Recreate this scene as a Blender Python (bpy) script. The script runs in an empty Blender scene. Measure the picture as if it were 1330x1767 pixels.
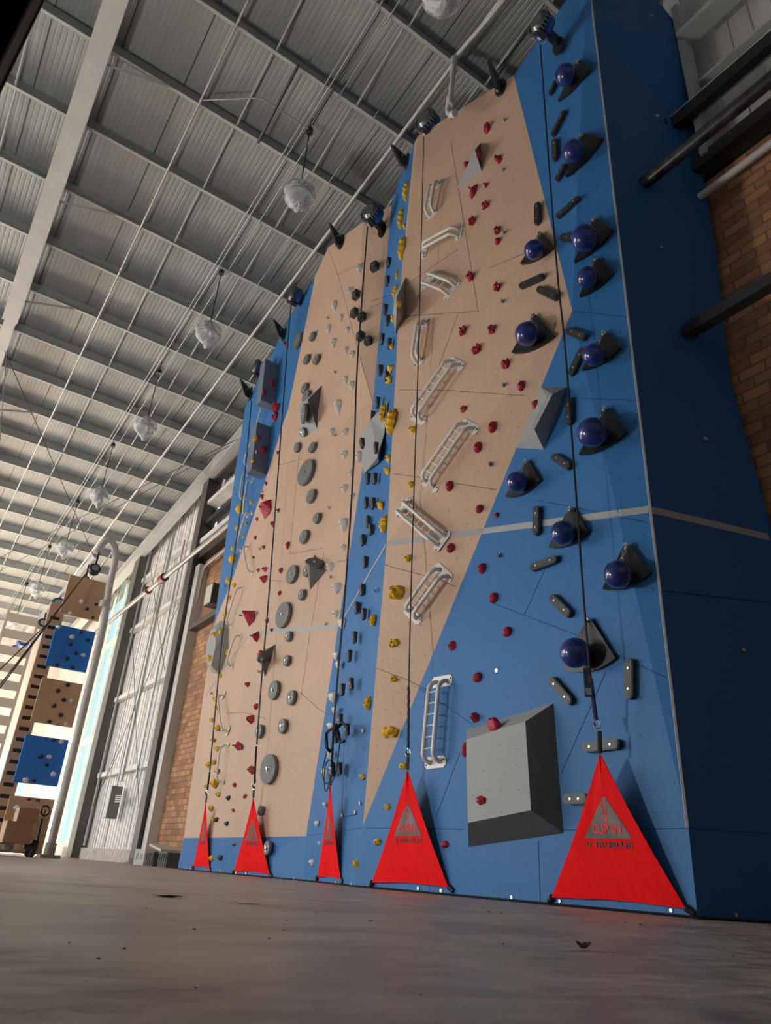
import bpy, bmesh, math, random
import numpy as np
from mathutils import Vector, Matrix, noise
from mathutils.bvhtree import BVHTree

# ------------------------------------------------------------------ camera, world, lights
S = bpy.context.scene
COL = S.collection
PPX, PPY, FPX = 665.0, 883.5, 1243.6
RM = np.array([[0.8219852970748914, -0.3002168640902432, -0.48395248311019456],
               [-0.5661757654996341, -0.33897371376868546, -0.7513599829208158],
               [0.06152376738794627, 0.8916090263617152, -0.4486069216549252]])
CAM = np.array([0, 0, 0.155])
cam = bpy.data.cameras.new('camera'); co = bpy.data.objects.new('camera', cam); COL.objects.link(co)
M4 = np.eye(4); M4[:3, :3] = RM; M4[:3, 3] = CAM
co.matrix_world = Matrix(M4.tolist())
cam.sensor_fit = 'VERTICAL'; cam.sensor_height = 24; cam.lens = FPX / 1767 * 24
cam.clip_start = 0.01; cam.clip_end = 300
S.camera = co

S.view_settings.view_transform = 'Standard'; S.view_settings.look = 'None'
S.view_settings.gamma = 1; S.view_settings.use_curve_mapping = False
S.view_settings.exposure = 0.0

w = bpy.data.worlds.new('daylight'); S.world = w; w.use_nodes = True
nt = w.node_tree; nt.nodes.clear()
wo = nt.nodes.new('ShaderNodeOutputWorld'); wb = nt.nodes.new('ShaderNodeBackground')
tc = nt.nodes.new('ShaderNodeTexCoord'); sx = nt.nodes.new('ShaderNodeSeparateXYZ')
rp = nt.nodes.new('ShaderNodeValToRGB')
nt.links.new(tc.outputs['Generated'], sx.inputs[0])
mr = nt.nodes.new('ShaderNodeMapRange'); mr.inputs[1].default_value = -1; mr.inputs[2].default_value = 1
nt.links.new(sx.outputs['Y'], mr.inputs[0]); nt.links.new(mr.outputs[0], rp.inputs[0])
rp.color_ramp.elements[0].position = 0.35; rp.color_ramp.elements[0].color = (0.15, 0.175, 0.20, 1)
rp.color_ramp.elements[1].position = 0.93; rp.color_ramp.elements[1].color = (0.85, 1.05, 1.15, 1)
nt.links.new(rp.outputs[0], wb.inputs[0]); wb.inputs[1].default_value = 1.0
nt.links.new(wb.outputs[0], wo.inputs[0])

def light(name, kind, loc, energy, color, aim=None, **kw):
    l = bpy.data.lights.new(name, kind); l.energy = energy; l.color = color
    for k, v in kw.items(): setattr(l, k, v)
    o = bpy.data.objects.new(name, l); COL.objects.link(o); o.location = loc
    if aim is not None:
        o.rotation_euler = (Vector(aim) - Vector(loc)).to_track_quat('-Z', 'Y').to_euler()
    return o
light('hall_floodlight', 'POINT', (-3.0, 8.4, 1.7), 980, (1.0, 0.93, 0.85), shadow_soft_size=0.28)
light('low_sun', 'SUN', (0, 60, 30), 230.0, (1.0, 0.86, 0.68), aim=(-0.5, 32, 15), angle=math.radians(1.5))

light('left_fill_light', 'AREA', (-14.2, 29, 5.2), 4000, (0.95, 0.98, 1.0), aim=(7, 29, 4.5), shape='RECTANGLE', size=18, size_y=7.5)  # added fill that brightens the far bay and end wall, no known source

# ------------------------------------------------------------------ photo-frame helpers
def ray(x, y):
    d = RM @ np.array([x - PPX, -(y - PPY), -FPX]); return d / np.linalg.norm(d)
def PX(x, y, X):
    d = ray(x, y); return Vector(CAM + d * (X / d[0]))
def PY(x, y, Y):
    d = ray(x, y); return Vector(CAM + d * (Y / d[1]))
def PF(x, y, z=0.0):
    d = ray(x, y); return Vector(CAM + d * ((z - CAM[2]) / d[2]))
def PR(x, y, Z0, k=0.09):
    d = ray(x, y); return Vector(CAM + d * ((Z0 - CAM[2]) / (d[2] + k * d[1])))
def proj(p):
    q = RM.T @ (np.array(p, float) - CAM); return np.array([PPX + q[0] * FPX / -q[2], PPY - q[1] * FPX / -q[2]])

# ------------------------------------------------------------------ materials
MAT = {}
def mat(name, col, rough=0.6, metal=0.0, noise_scale=None, noise_amt=0.15, bump=0.0, alpha=None, spec=0.5, stretch=None, coat=0):
    if name in MAT: return MAT[name]
    m = bpy.data.materials.new(name); m.use_nodes = True; t = m.node_tree; b = t.nodes['Principled BSDF']
    b.inputs['Base Color'].default_value = (*col, 1); b.inputs['Roughness'].default_value = rough
    b.inputs['Metallic'].default_value = metal; b.inputs['Specular IOR Level'].default_value = spec
    b.inputs['Coat Weight'].default_value = coat
    if noise_scale:
        g = t.nodes.new('ShaderNodeNewGeometry'); mp = t.nodes.new('ShaderNodeMapping')
        if stretch: mp.inputs['Scale'].default_value = stretch
        n = t.nodes.new('ShaderNodeTexNoise'); n.inputs['Scale'].default_value = noise_scale; n.inputs['Detail'].default_value = 6
        t.links.new(g.outputs['Position'], mp.inputs[0]); t.links.new(mp.outputs[0], n.inputs['Vector'])
        r = t.nodes.new('ShaderNodeValToRGB')
        r.color_ramp.elements[0].position = 0.3; r.color_ramp.elements[1].position = 0.7
        r.color_ramp.elements[0].color = (*[c * (1 - noise_amt) for c in col], 1)
        r.color_ramp.elements[1].color = (*[min(1, c * (1 + noise_amt)) for c in col], 1)
        t.links.new(n.outputs['Fac'], r.inputs[0]); t.links.new(r.outputs[0], b.inputs['Base Color'])
        if bump:
            bp = t.nodes.new('ShaderNodeBump'); bp.inputs['Strength'].default_value = bump; bp.inputs['Distance'].default_value = 0.02
            t.links.new(n.outputs['Fac'], bp.inputs['Height']); t.links.new(bp.outputs[0], b.inputs['Normal'])
    MAT[name] = m; return m

def nd(t, typ, **kw):
    n = t.nodes.new(typ)
    for k, v in kw.items():
        if k == 'op': n.operation = v
        elif k.startswith('i'): n.inputs[int(k[1:])].default_value = v
        else: setattr(n, k, v)
    return n
def math_n(t, op, a, b=None, c=None):
    n = t.nodes.new('ShaderNodeMath'); n.operation = op
    for i, v in enumerate((a, b, c)):
        if v is None: continue
        if isinstance(v, (int, float)): n.inputs[i].default_value = v
        else: t.links.new(v, n.inputs[i])
    return n.outputs[0]

def panel_mat(name, col, kind, dots=True):
    m = bpy.data.materials.new(name); m.use_nodes = True; t = m.node_tree; b = t.nodes['Principled BSDF']
    b.inputs['Roughness'].default_value = 0.55 if kind == 'paint' else 0.6
    b.inputs['Specular IOR Level'].default_value = 0.25
    g = nd(t, 'ShaderNodeNewGeometry'); s = nd(t, 'ShaderNodeSeparateXYZ'); t.links.new(g.outputs['Position'], s.inputs[0])
    n1 = nd(t, 'ShaderNodeTexNoise'); n1.inputs['Scale'].default_value = 0.7; n1.inputs['Detail'].default_value = 3
    mp = nd(t, 'ShaderNodeMapping'); mp.inputs['Scale'].default_value = (6, 22, 2.0) if kind == 'wood' else (3, 9, 3)
    t.links.new(g.outputs['Position'], mp.inputs[0])
    n2 = nd(t, 'ShaderNodeTexNoise'); n2.inputs['Scale'].default_value = 1.4; n2.inputs['Detail'].default_value = 6; n2.inputs['Distortion'].default_value = 1.2
    t.links.new(mp.outputs[0], n2.inputs['Vector']); t.links.new(g.outputs['Position'], n1.inputs['Vector'])
    a1 = 0.22 if kind == 'wood' else 0.14; a2 = 0.22 if kind == 'wood' else 0.12
    v = math_n(t, 'MULTIPLY_ADD', n1.outputs['Fac'], a1, 1 - a1 / 2)
    v2 = math_n(t, 'MULTIPLY_ADD', n2.outputs['Fac'], a2, 1 - a2 / 2)
    f = math_n(t, 'MULTIPLY', v, v2)
    if dots:
        sp = 0.21
        u = math_n(t, 'DIVIDE', s.outputs['Y'], sp); q = math_n(t, 'DIVIDE', s.outputs['Z'], sp)
        cb = nd(t, 'ShaderNodeCombineXYZ')
        t.links.new(math_n(t, 'FLOOR', u), cb.inputs[0]); t.links.new(math_n(t, 'FLOOR', q), cb.inputs[1])
        wn = nd(t, 'ShaderNodeTexWhiteNoise'); t.links.new(cb.outputs[0], wn.inputs['Vector'])
        sc = nd(t, 'ShaderNodeSeparateColor'); t.links.new(wn.outputs['Color'], sc.inputs[0])
        du = math_n(t, 'SUBTRACT', math_n(t, 'FRACT', u), math_n(t, 'MULTIPLY_ADD', sc.outputs[0], 0.4, 0.3))
        dq = math_n(t, 'SUBTRACT', math_n(t, 'FRACT', q), math_n(t, 'MULTIPLY_ADD', sc.outputs[1], 0.4, 0.3))
        r2 = math_n(t, 'ADD', math_n(t, 'MULTIPLY', du, du), math_n(t, 'MULTIPLY', dq, dq))
        dot = math_n(t, 'LESS_THAN', r2, 0.0013)
        dot = math_n(t, 'MULTIPLY', dot, math_n(t, 'LESS_THAN', sc.outputs[2], 0.8))
        f = math_n(t, 'MULTIPLY', f, math_n(t, 'MULTIPLY_ADD', dot, -0.6, 1.0))
    mx = nd(t, 'ShaderNodeVectorMath', op='SCALE'); mx.inputs[0].default_value = col
    t.links.new(f, mx.inputs['Scale']); t.links.new(mx.outputs[0], b.inputs['Base Color'])
    MAT[name] = m; return m

WOOD = panel_mat('birch plywood', (0.52, 0.36, 0.262), 'wood')
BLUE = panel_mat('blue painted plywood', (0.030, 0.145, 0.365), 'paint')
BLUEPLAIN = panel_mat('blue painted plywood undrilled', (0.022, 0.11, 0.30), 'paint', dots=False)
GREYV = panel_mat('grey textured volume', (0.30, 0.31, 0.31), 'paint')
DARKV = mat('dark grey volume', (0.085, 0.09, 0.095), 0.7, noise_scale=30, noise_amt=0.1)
SLATE = mat('slate blue grey volume', (0.12, 0.145, 0.20), 0.7, noise_scale=30, noise_amt=0.1)
RED = mat('crimson resin', (0.34, 0.008, 0.03), 0.6, noise_scale=40, noise_amt=0.2, bump=0.2)
YEL = mat('mustard resin', (0.62, 0.36, 0.01), 0.65, noise_scale=40, noise_amt=0.15, bump=0.2)
WHT = mat('white resin', (0.68, 0.67, 0.64), 0.6, noise_scale=40, noise_amt=0.08, bump=0.1)
BLKH = mat('black resin', (0.018, 0.019, 0.02), 0.5, noise_scale=40, noise_amt=0.3)
BLOCK = mat('dark wood block', (0.035, 0.036, 0.038), 0.6, noise_scale=25, noise_amt=0.3)
DISC = mat('grey disc paint', (0.14, 0.14, 0.135), 0.6, noise_scale=20, noise_amt=0.12)
BALL = mat('deep blue ball', (0.008, 0.022, 0.15), 0.18, noise_scale=6, noise_amt=0.35, coat=0.4, stretch=(1, 1, 2.5))
BLKPL = mat('black plastic plate', (0.014, 0.014, 0.015), 0.35, noise_scale=15, noise_amt=0.4)
BLKBAR = mat('charcoal bar', (0.028, 0.029, 0.03), 0.5, noise_scale=20, noise_amt=0.2)
STEEL = mat('zinc steel', (0.55, 0.56, 0.57), 0.3, 0.9)
BLACKM = mat('black steel', (0.012, 0.012, 0.013), 0.45)
IVORY = mat('ivory powder coat', (0.62, 0.60, 0.56), 0.4, noise_scale=10, noise_amt=0.06)
FABRIC = mat('red vinyl fabric', (0.80, 0.005, 0.007), 0.6, noise_scale=12, noise_amt=0.06, bump=0.05, spec=0.08)
PRINT = mat('grey print', (0.10, 0.09, 0.085), 0.35)
PRINTR = mat('red print', (0.80, 0.02, 0.02), 0.6)
PRINTD = mat('dull maroon print', (0.13, 0.035, 0.03), 0.6)
STRAP = mat('black webbing', (0.008, 0.008, 0.012), 0.7)
STRAPB = mat('navy webbing', (0.01, 0.02, 0.09), 0.7)
TAPE = mat('grey tape', (0.33, 0.33, 0.33), 0.5)
JOINT = mat('joint shadow gap', (0.05, 0.045, 0.04), 0.9)
ALU = mat('aluminium edge', (0.6, 0.58, 0.56), 0.4, 0.3)
PRIMER = mat('grey primer steel', (0.42, 0.435, 0.43), 0.5, noise_scale=3, noise_amt=0.06)
DECK = mat('roof deck sheet', (0.30, 0.32, 0.32), 0.5, noise_scale=2, noise_amt=0.07, stretch=(3, 0.4, 1))
SHEET = mat('wall liner sheet', (0.60, 0.58, 0.55), 0.5, noise_scale=1.5, noise_amt=0.12, stretch=(1, 2, 0.2))
BROWN = mat('brown painted column', (0.075, 0.062, 0.058), 0.5, noise_scale=4, noise_amt=0.15)
DKBROWN = mat('dark bronze steel', (0.022, 0.020, 0.018), 0.5)
GALV = mat('galvanised conduit', (0.36, 0.37, 0.36), 0.4, 0.4)
PIPEW = mat('white painted pipe', (0.50, 0.49, 0.47), 0.45)
BOXTAN = mat('cardboard', (0.26, 0.14, 0.08), 0.8, noise_scale=8, noise_amt=0.1)
BOXTAN2 = mat('pale cardboard', (0.45, 0.28, 0.17), 0.8, noise_scale=8, noise_amt=0.1)
TOWERW = panel_mat('tan tower plywood', (0.50, 0.33, 0.21), 'wood', dots=False)
TOWERB = mat('blue tower panel', (0.015, 0.17, 0.62), 0.5, noise_scale=20, noise_amt=0.1)
CONC = mat('concrete footing', (0.36, 0.32, 0.27), 0.8, noise_scale=6, noise_amt=0.25, bump=0.3)
PLAST = None
def plastic_bag():
    m = bpy.data.materials.new('clear polythene'); m.use_nodes = True; t = m.node_tree; t.nodes.clear()
    o = nd(t, 'ShaderNodeOutputMaterial'); mixs = nd(t, 'ShaderNodeMixShader'); tr = nd(t, 'ShaderNodeBsdfTransparent')
    p = nd(t, 'ShaderNodeBsdfPrincipled'); p.inputs['Base Color'].default_value = (0.75, 0.77, 0.78, 1); p.inputs['Roughness'].default_value = 0.15
    n = nd(t, 'ShaderNodeTexNoise'); n.inputs['Scale'].default_value = 4; n.inputs['Distortion'].default_value = 1.2
    tcn = nd(t, 'ShaderNodeTexCoord'); t.links.new(tcn.outputs['Object'], n.inputs['Vector'])
    bp = nd(t, 'ShaderNodeBump'); bp.inputs['Strength'].default_value = 1.0; bp.inputs['Distance'].default_value = 0.05
    t.links.new(n.outputs['Fac'], bp.inputs['Height']); t.links.new(bp.outputs[0], p.inputs['Normal'])
    r = nd(t, 'ShaderNodeValToRGB'); r.color_ramp.elements[0].position = 0.35; r.color_ramp.elements[1].position = 0.62
    r.color_ramp.elements[0].color = (0.30,) * 3 + (1,); r.color_ramp.elements[1].color = (0.65,) * 3 + (1,)
    t.links.new(n.outputs['Fac'], r.inputs[0]); t.links.new(r.outputs[0], mixs.inputs[0])
    t.links.new(tr.outputs[0], mixs.inputs[1]); t.links.new(p.outputs[0], mixs.inputs[2]); t.links.new(mixs.outputs[0], o.inputs[0])
    return m
PLAST = plastic_bag()

def brick_mat():
    m = bpy.data.materials.new('brown brick'); m.use_nodes = True; t = m.node_tree; b = t.nodes['Principled BSDF']
    g = nd(t, 'ShaderNodeNewGeometry'); s = nd(t, 'ShaderNodeSeparateXYZ'); t.links.new(g.outputs['Position'], s.inputs[0])
    cb = nd(t, 'ShaderNodeCombineXYZ'); t.links.new(s.outputs['Y'], cb.inputs[0]); t.links.new(s.outputs['Z'], cb.inputs[1])
    br = nd(t, 'ShaderNodeTexBrick'); t.links.new(cb.outputs[0], br.inputs['Vector'])
    br.inputs['Scale'].default_value = 1.0; br.inputs['Brick Width'].default_value = 0.33; br.inputs['Row Height'].default_value = 0.145
    br.inputs['Mortar Size'].default_value = 0.012; br.inputs['Mortar Smooth'].default_value = 0.2; br.inputs['Bias'].default_value = -0.1
    br.inputs['Color1'].default_value = (0.46, 0.235, 0.115, 1); br.inputs['Color2'].default_value = (0.23, 0.095, 0.05, 1)
    br.inputs['Mortar'].default_value = (0.16, 0.11, 0.08, 1)
    n = nd(t, 'ShaderNodeTexNoise'); n.inputs['Scale'].default_value = 1.1; n.inputs['Detail'].default_value = 4; t.links.new(g.outputs['Position'], n.inputs['Vector'])
    f = math_n(t, 'MULTIPLY_ADD', n.outputs['Fac'], 1.1, 0.5)
    mx = nd(t, 'ShaderNodeVectorMath', op='SCALE'); t.links.new(br.outputs['Color'], mx.inputs[0]); t.links.new(f, mx.inputs['Scale'])
    t.links.new(mx.outputs[0], b.inputs['Base Color']); b.inputs['Roughness'].default_value = 0.85
    bp = nd(t, 'ShaderNodeBump'); bp.inputs['Strength'].default_value = 0.6; bp.inputs['Distance'].default_value = 0.01; bp.invert = True
    t.links.new(br.outputs['Fac'], bp.inputs['Height']); t.links.new(bp.outputs[0], b.inputs['Normal'])
    return m
BRICK = brick_mat()

def floor_mat():
    m = bpy.data.materials.new('dusty concrete floor'); m.use_nodes = True; t = m.node_tree; b = t.nodes['Principled BSDF']
    g = nd(t, 'ShaderNodeNewGeometry')
    mp = nd(t, 'ShaderNodeMapping'); mp.inputs['Rotation'].default_value = (0, 0, math.radians(30)); mp.inputs['Scale'].default_value = (1.0, 1.6, 1)
    t.links.new(g.outputs['Position'], mp.inputs[0])
    n1 = nd(t, 'ShaderNodeTexNoise'); n1.inputs['Scale'].default_value = 1.3; n1.inputs['Detail'].default_value = 9; n1.inputs['Roughness'].default_value = 0.62; n1.inputs['Distortion'].default_value = 0.7
    n2 = nd(t, 'ShaderNodeTexNoise'); n2.inputs['Scale'].default_value = 9; n2.inputs['Detail'].default_value = 8
    n3 = nd(t, 'ShaderNodeTexNoise'); n3.inputs['Scale'].default_value = 90; n3.inputs['Detail'].default_value = 4
    for n in (n1, n2, n3): t.links.new(mp.outputs[0], n.inputs['Vector'])
    r = nd(t, 'ShaderNodeValToRGB'); e = r.color_ramp.elements
    e[0].position = 0.28; e[0].color = (0.17, 0.135, 0.12, 1); e[1].position = 0.72; e[1].color = (0.47, 0.42, 0.37, 1)
    k = e.new(0.45); k.color = (0.29, 0.245, 0.215, 1); k = e.new(0.56); k.color = (0.38, 0.325, 0.28, 1)
    t.links.new(math_n(t, 'MULTIPLY_ADD', n2.outputs['Fac'], 0.55, math_n(t, 'MULTIPLY_ADD', n1.outputs['Fac'], 0.80, -0.16)), r.inputs[0])
    sp = math_n(t, 'GREATER_THAN', n3.outputs['Fac'], 0.68)
    mx = nd(t, 'ShaderNodeMix', data_type='RGBA'); t.links.new(math_n(t, 'MULTIPLY', sp, 0.5), mx.inputs[0])
    t.links.new(r.outputs[0], mx.inputs[6]); mx.inputs[7].default_value = (0.07, 0.06, 0.055, 1)
    t.links.new(mx.outputs[2], b.inputs['Base Color'])
    rr = nd(t, 'ShaderNodeMapRange'); rr.inputs[1].default_value = 0.3; rr.inputs[2].default_value = 0.7; rr.inputs[3].default_value = 0.33; rr.inputs[4].default_value = 0.60
    t.links.new(n2.outputs['Fac'], rr.inputs[0]); t.links.new(rr.outputs[0], b.inputs['Roughness'])
    b.inputs['Specular IOR Level'].default_value = 0.35
    bp = nd(t, 'ShaderNodeBump'); bp.inputs['Strength'].default_value = 0.3; bp.inputs['Distance'].default_value = 0.01
    t.links.new(n2.outputs['Fac'], bp.inputs['Height']); t.links.new(bp.outputs[0], b.inputs['Normal'])
    return m
FLOOR = floor_mat()

# ------------------------------------------------------------------ mesh helpers
def link(name, bm, m, parent=None, smooth=False, loc=None):
    me = bpy.data.meshes.new(name)
    bmesh.ops.recalc_face_normals(bm, faces=bm.faces[:])
    bm.to_mesh(me); bm.free(); me.materials.append(m)
    if smooth:
        for p in me.polygons: p.use_smooth = True
        try: me.set_sharp_from_angle(angle=math.radians(40))
        except Exception: pass
    o = bpy.data.objects.new(name, me); COL.objects.link(o)
    if parent: o.parent = parent
    if loc is not None: o.location = loc
    return o
def tag(o, label, cat, group=None):
    o['label'] = label; o['category'] = cat
    if group: o['group'] = group
    return o
def struct(o, label=None):
    o['kind'] = 'structure'
    if label: o['label'] = label
    return o
def empty(name, label, cat, mw=None, group=None):
    o = bpy.data.objects.new(name, None); COL.objects.link(o); o.empty_display_size = 0.1
    if mw is not None: o.matrix_world = mw
    return tag(o, label, cat, group)
def box(bm, c, s, mw=None):
    r = bmesh.ops.create_cube(bm, size=1)
    M = Matrix.Translation(c) @ Matrix.Diagonal((*s, 1))
    if mw is not None: M = mw @ M
    bmesh.ops.transform(bm, matrix=M, verts=r['verts']); return r['verts']
def boxb(x0, x1, y0, y1, z0, z1):
    bm = bmesh.new(); box(bm, ((x0 + x1) / 2, (y0 + y1) / 2, (z0 + z1) / 2), (x1 - x0, y1 - y0, z1 - z0)); return bm
def cyl(bm, p, q, r, seg=12, r2=None):
    p, q = Vector(p), Vector(q); d = q - p; L = d.length
    M = Matrix.Translation((p + q) / 2) @ d.to_track_quat('Z', 'Y').to_matrix().to_4x4()
    bmesh.ops.create_cone(bm, cap_ends=True, segments=seg, radius1=r, radius2=r if r2 is None else r2, depth=L, matrix=M)
def sweep(bm, pts, r, seg=8, rx=None, side=None):
    """tube along pts; rx gives a flat oval section whose wide side follows `side`"""
    pts = [Vector(p) for p in pts]; rings = []
    prev = None
    for i, p in enumerate(pts):
        t = (pts[min(i + 1, len(pts) - 1)] - pts[max(i - 1, 0)]).normalized()
        u = Vector(side) if side is not None else (prev if prev is not None else (Vector((0, 0, 1)) if abs(t.z) < .9 else Vector((0, 1, 0))))
        u = (u - t * u.dot(t)).normalized(); prev = u; v = t.cross(u)
        a = rx if rx is not None else r
        rings.append([bm.verts.new(p + u * a * math.cos(k * 2 * math.pi / seg) + v * r * math.sin(k * 2 * math.pi / seg)) for k in range(seg)])
    for A, B in zip(rings, rings[1:]):
        for k in range(seg): bm.faces.new((A[k], A[(k + 1) % seg], B[(k + 1) % seg], B[k]))
    bm.faces.new(rings[0][::-1]); bm.faces.new(rings[-1])
def smooth_path(pts, n=6):
    pts = [Vector(p) for p in pts]; out = []
    for i in range(len(pts) - 1):
        p0 = pts[max(i - 1, 0)]; p1 = pts[i]; p2 = pts[i + 1]; p3 = pts[min(i + 2, len(pts) - 1)]
        for k in range(n):
            t = k / n
            out.append(0.5 * ((2 * p1) + (p2 - p0) * t + (2 * p0 - 5 * p1 + 4 * p2 - p3) * t * t + (3 * p1 - p0 - 3 * p2 + p3) * t ** 3))
    out.append(pts[-1]); return out
def prism(bm, poly, z0, z1, mw=None):
    a = [bm.verts.new((*p, z0)) for p in poly]; b = [bm.verts.new((*p, z1)) for p in poly]
    n = len(poly)
    bm.faces.new(a[::-1]); bm.faces.new(b)
    for i in range(n): bm.faces.new((a[i], a[(i + 1) % n], b[(i + 1) % n], b[i]))
    if mw is not None: bmesh.ops.transform(bm, matrix=mw, verts=a + b)
def hull(bm, pts):
    vs = [bm.verts.new(p) for p in pts]
    r = bmesh.ops.convex_hull(bm, input=vs)
    bmesh.ops.delete(bm, geom=[g for g in r['geom_interior'] if isinstance(g, bmesh.types.BMVert)], context='VERTS')
ORD = 'first second third fourth fifth sixth seventh eighth ninth tenth eleventh twelfth thirteenth fourteenth fifteenth sixteenth seventeenth eighteenth nineteenth twentieth'.split()
TENS = {20: 'twenty', 30: 'thirty', 40: 'forty'}
def ordw(i):
    if i < 20: return ORD[i]
    t, u = divmod(i + 1, 10)
    return {20: 'twentieth', 30: 'thirtieth', 40: 'fortieth'}[t * 10] if u == 0 else TENS[t * 10] + '-' + ORD[u - 1]

# ------------------------------------------------------------------ building shell
ZD = 14.52            # deck height at Y=0; the roof falls 0.09 per metre of Y
K = 0.09
YEND = 43.0
bm = bmesh.new()
vs = [bm.verts.new(p) for p in ((-22, -14, 0), (9, -14, 0), (9, YEND, 0), (-22, YEND, 0))]; bm.faces.new(vs)
r = bmesh.ops.extrude_face_region(bm, geom=bm.faces[:])
bmesh.ops.translate(bm, vec=(0, 0, -0.3), verts=[g for g in r['geom'] if isinstance(g, bmesh.types.BMVert)])
struct(link('floor', bm, FLOOR))

# corrugated roof deck: ribs run along Y
bm = bmesh.new(); x = -14.0; prof = []
while x < 7.6:
    prof += [(x, 0), (x + 0.06, 0), (x + 0.07, 0.006), (x + 0.09, 0.006)]; x += 0.10
prof.append((x, 0))
rows = []
for y in (-12, YEND):
    rows.append([bm.verts.new((px, y, ZD - K * y + pz)) for px, pz in prof])
for i in range(len(prof) - 1): bm.faces.new((rows[0][i], rows[0][i + 1], rows[1][i + 1], rows[1][i]))
top = [[bm.verts.new((px, y, ZD - K * y + 0.12)) for px in (-14, x)] for y in (-12, YEND)]
bm.faces.new((top[0][0], top[1][0], top[1][1], top[0][1]))
struct(link('ceiling', bm, DECK))
bm = bmesh.new(); xs = -13.33
while xs < 7:
    p = Vector((xs, 15.5, ZD - K * 15.5 - 0.006)); ang = math.atan(-K)
    box(bm, p, (0.013, 55 * 1.004, 0.010), Matrix.Translation(p) @ Matrix.Rotation(ang, 4, 'X') @ Matrix.Translation(-p)); xs += 1.2
struct(link('ceiling_seams', bm, mat('seam sealant', (0.05, 0.05, 0.05), 0.9)))

# purlins
SP = 1.71; Y0 = 9.93
pn = list(range(-10, 19))
for idx, n in enumerate(pn):
    y = Y0 + n * SP; zb = 14.2 - K * y
    pl = bmesh.new(); L0, L1 = -13.5, 7.3; xc, xl = (L0 + L1) / 2, L1 - L0
    box(pl, (xc, y + 0.035, zb + 0.155), (xl, 0.006, 0.31))
    box(pl, (xc, y, zb + 0.004), (xl, 0.075, 0.008)); box(pl, (xc, y - 0.036, zb + 0.012), (xl, 0.005, 0.024))
    box(pl, (xc, y + 0.07, zb + 0.305), (xl, 0.075, 0.008))
    tag(link('roof_purlin', pl, mat('pale purlin primer', (0.38, 0.40, 0.395), 0.5, noise_scale=3, noise_amt=0.06)), f'grey steel purlin under the roof deck, {ordw(idx)} counting from behind the camera', 'roof purlin', 'roof purlins')
# bridging bars between purlins
for bi, (bx, wd) in enumerate(((-1.6, 'leftmost'), (2.21, 'second'), (3.96, 'third'), (5.75, 'rightmost'))):
    t = empty('purlin_bridging', f'{wd} line of grey bridging bars between the roof purlins', 'roof bracing', Matrix.Translation((bx, Y0, 13.3)), 'purlin bridging lines')
    for n in range(-6, 17):
        y = Y0 + n * SP; z = 14.2 - K * y
        q = bmesh.new(); sweep(q, [(0, y + 0.07 - Y0, z + 0.28 - 13.3), (0, y + SP - Y0, z - K * SP + 0.03 - 13.3)], 0.022, 6)
        link('bar', q, PRIMER, t)
# main rafters
def rafter(x0, x1, ya, yb, zb, depth, fl, label):
    t = empty('roof_rafter', label, 'roof rafter', Matrix.Translation((x0, ya, zb)), 'main roof rafters')
    xc = (x0 + x1) / 2
    for nm, hw, dz0, dz1 in (('bottom_flange', (x1 - x0) / 2, 0, 0.022), ('web', 0.008, 0.02, depth), ('top_flange', (x1 - x0) / 2, depth, depth + 0.02)):
        q = bmesh.new(); c = []
        for y in (ya, yb):
            z = zb - K * (y - ya)
            for xx, zz in ((xc - hw, z + dz0), (xc + hw, z + dz0), (xc + hw, z + dz1), (xc - hw, z + dz1)):
                c.append(q.verts.new((xx - x0, y - ya, zz - zb)))
        for f in ((0, 1, 2, 3), (4, 5, 6, 7), (0, 1, 5, 4), (1, 2, 6, 5), (2, 3, 7, 6), (3, 0, 4, 7)): q.faces.new([c[i] for i in f])
        link(nm, q, PRIMER, t)
rafter(-0.62, -0.26, -8, 17.4, 14.2 - K * -8 - 0.62, 0.6, 1, 'deep grey roof rafter running away overhead, nearest part')
rafter(-0.57, -0.30, 17.4, YEND, 14.2 - K * 17.4 - 0.40, 0.38, 1, 'slimmer grey roof rafter continuing past the bolted splice')
rafter(6.45, 6.80, 1.5, YEND, 14.2 - K * 1.5 - 0.42, 0.40, 1, 'pale grey rafter along the top of the end wall')
for i, (yy, xx) in enumerate(((9.93 + SP * 0.0, 0.85), (9.93 + 2 * SP, 0.85), (9.93 + 4 * SP, 0.85), (9.93 + 7 * SP, 0.9))):
    q = bmesh.new(); z = 14.2 - K * yy; a = Vector((-0.4, yy, z - 0.42)); b = Vector((xx, yy, z + 0.02)); box_dir = [a, b]
    sweep(q, box_dir, 0.03, 4)
    tag(link('rafter_brace', q, PRIMER), f'short slanted brace from the big rafter to a purlin, {ordw(i)} from the camera', 'roof bracing', 'rafter flange braces')
# pipes and conduits under the roof
def roofpipe(name, x, dz, r, m, ya, yb, label, cat='pipe', grp=None):
    q = bmesh.new(); sweep(q, [(x, y, 14.2 - K * y + dz) for y in (ya, yb)], r, 10)
    return tag(link(name, q, m, smooth=True), label, cat, grp)
roofpipe('sprinkler_pipe', 1.42, -0.05, 0.026, GALV, -4, 40, 'slim sprinkler pipe running lengthwise beside the big rafter')
roofpipe('sprinkler_pipe', 4.98, -0.05, 0.036, PIPEW, 4.0, 40, 'pale sprinkler pipe running lengthwise nearest the climbing wall')
for i, (x, r) in enumerate(((3.24, 0.012), (3.33, 0.012), (3.57, 0.012))):
    roofpipe('conduit', x, -0.02, r, GALV, 0, 40, ('leftmost', 'middle', 'rightmost')[i] + ' of three thin conduits following the hanging lamps', 'conduit', 'lamp conduits')
roofpipe('conduit', 4.35, -0.02, 0.008, GALV, 8, 38, 'single thin steel wire between lamp conduits and white pipe', 'conduit')
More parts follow.
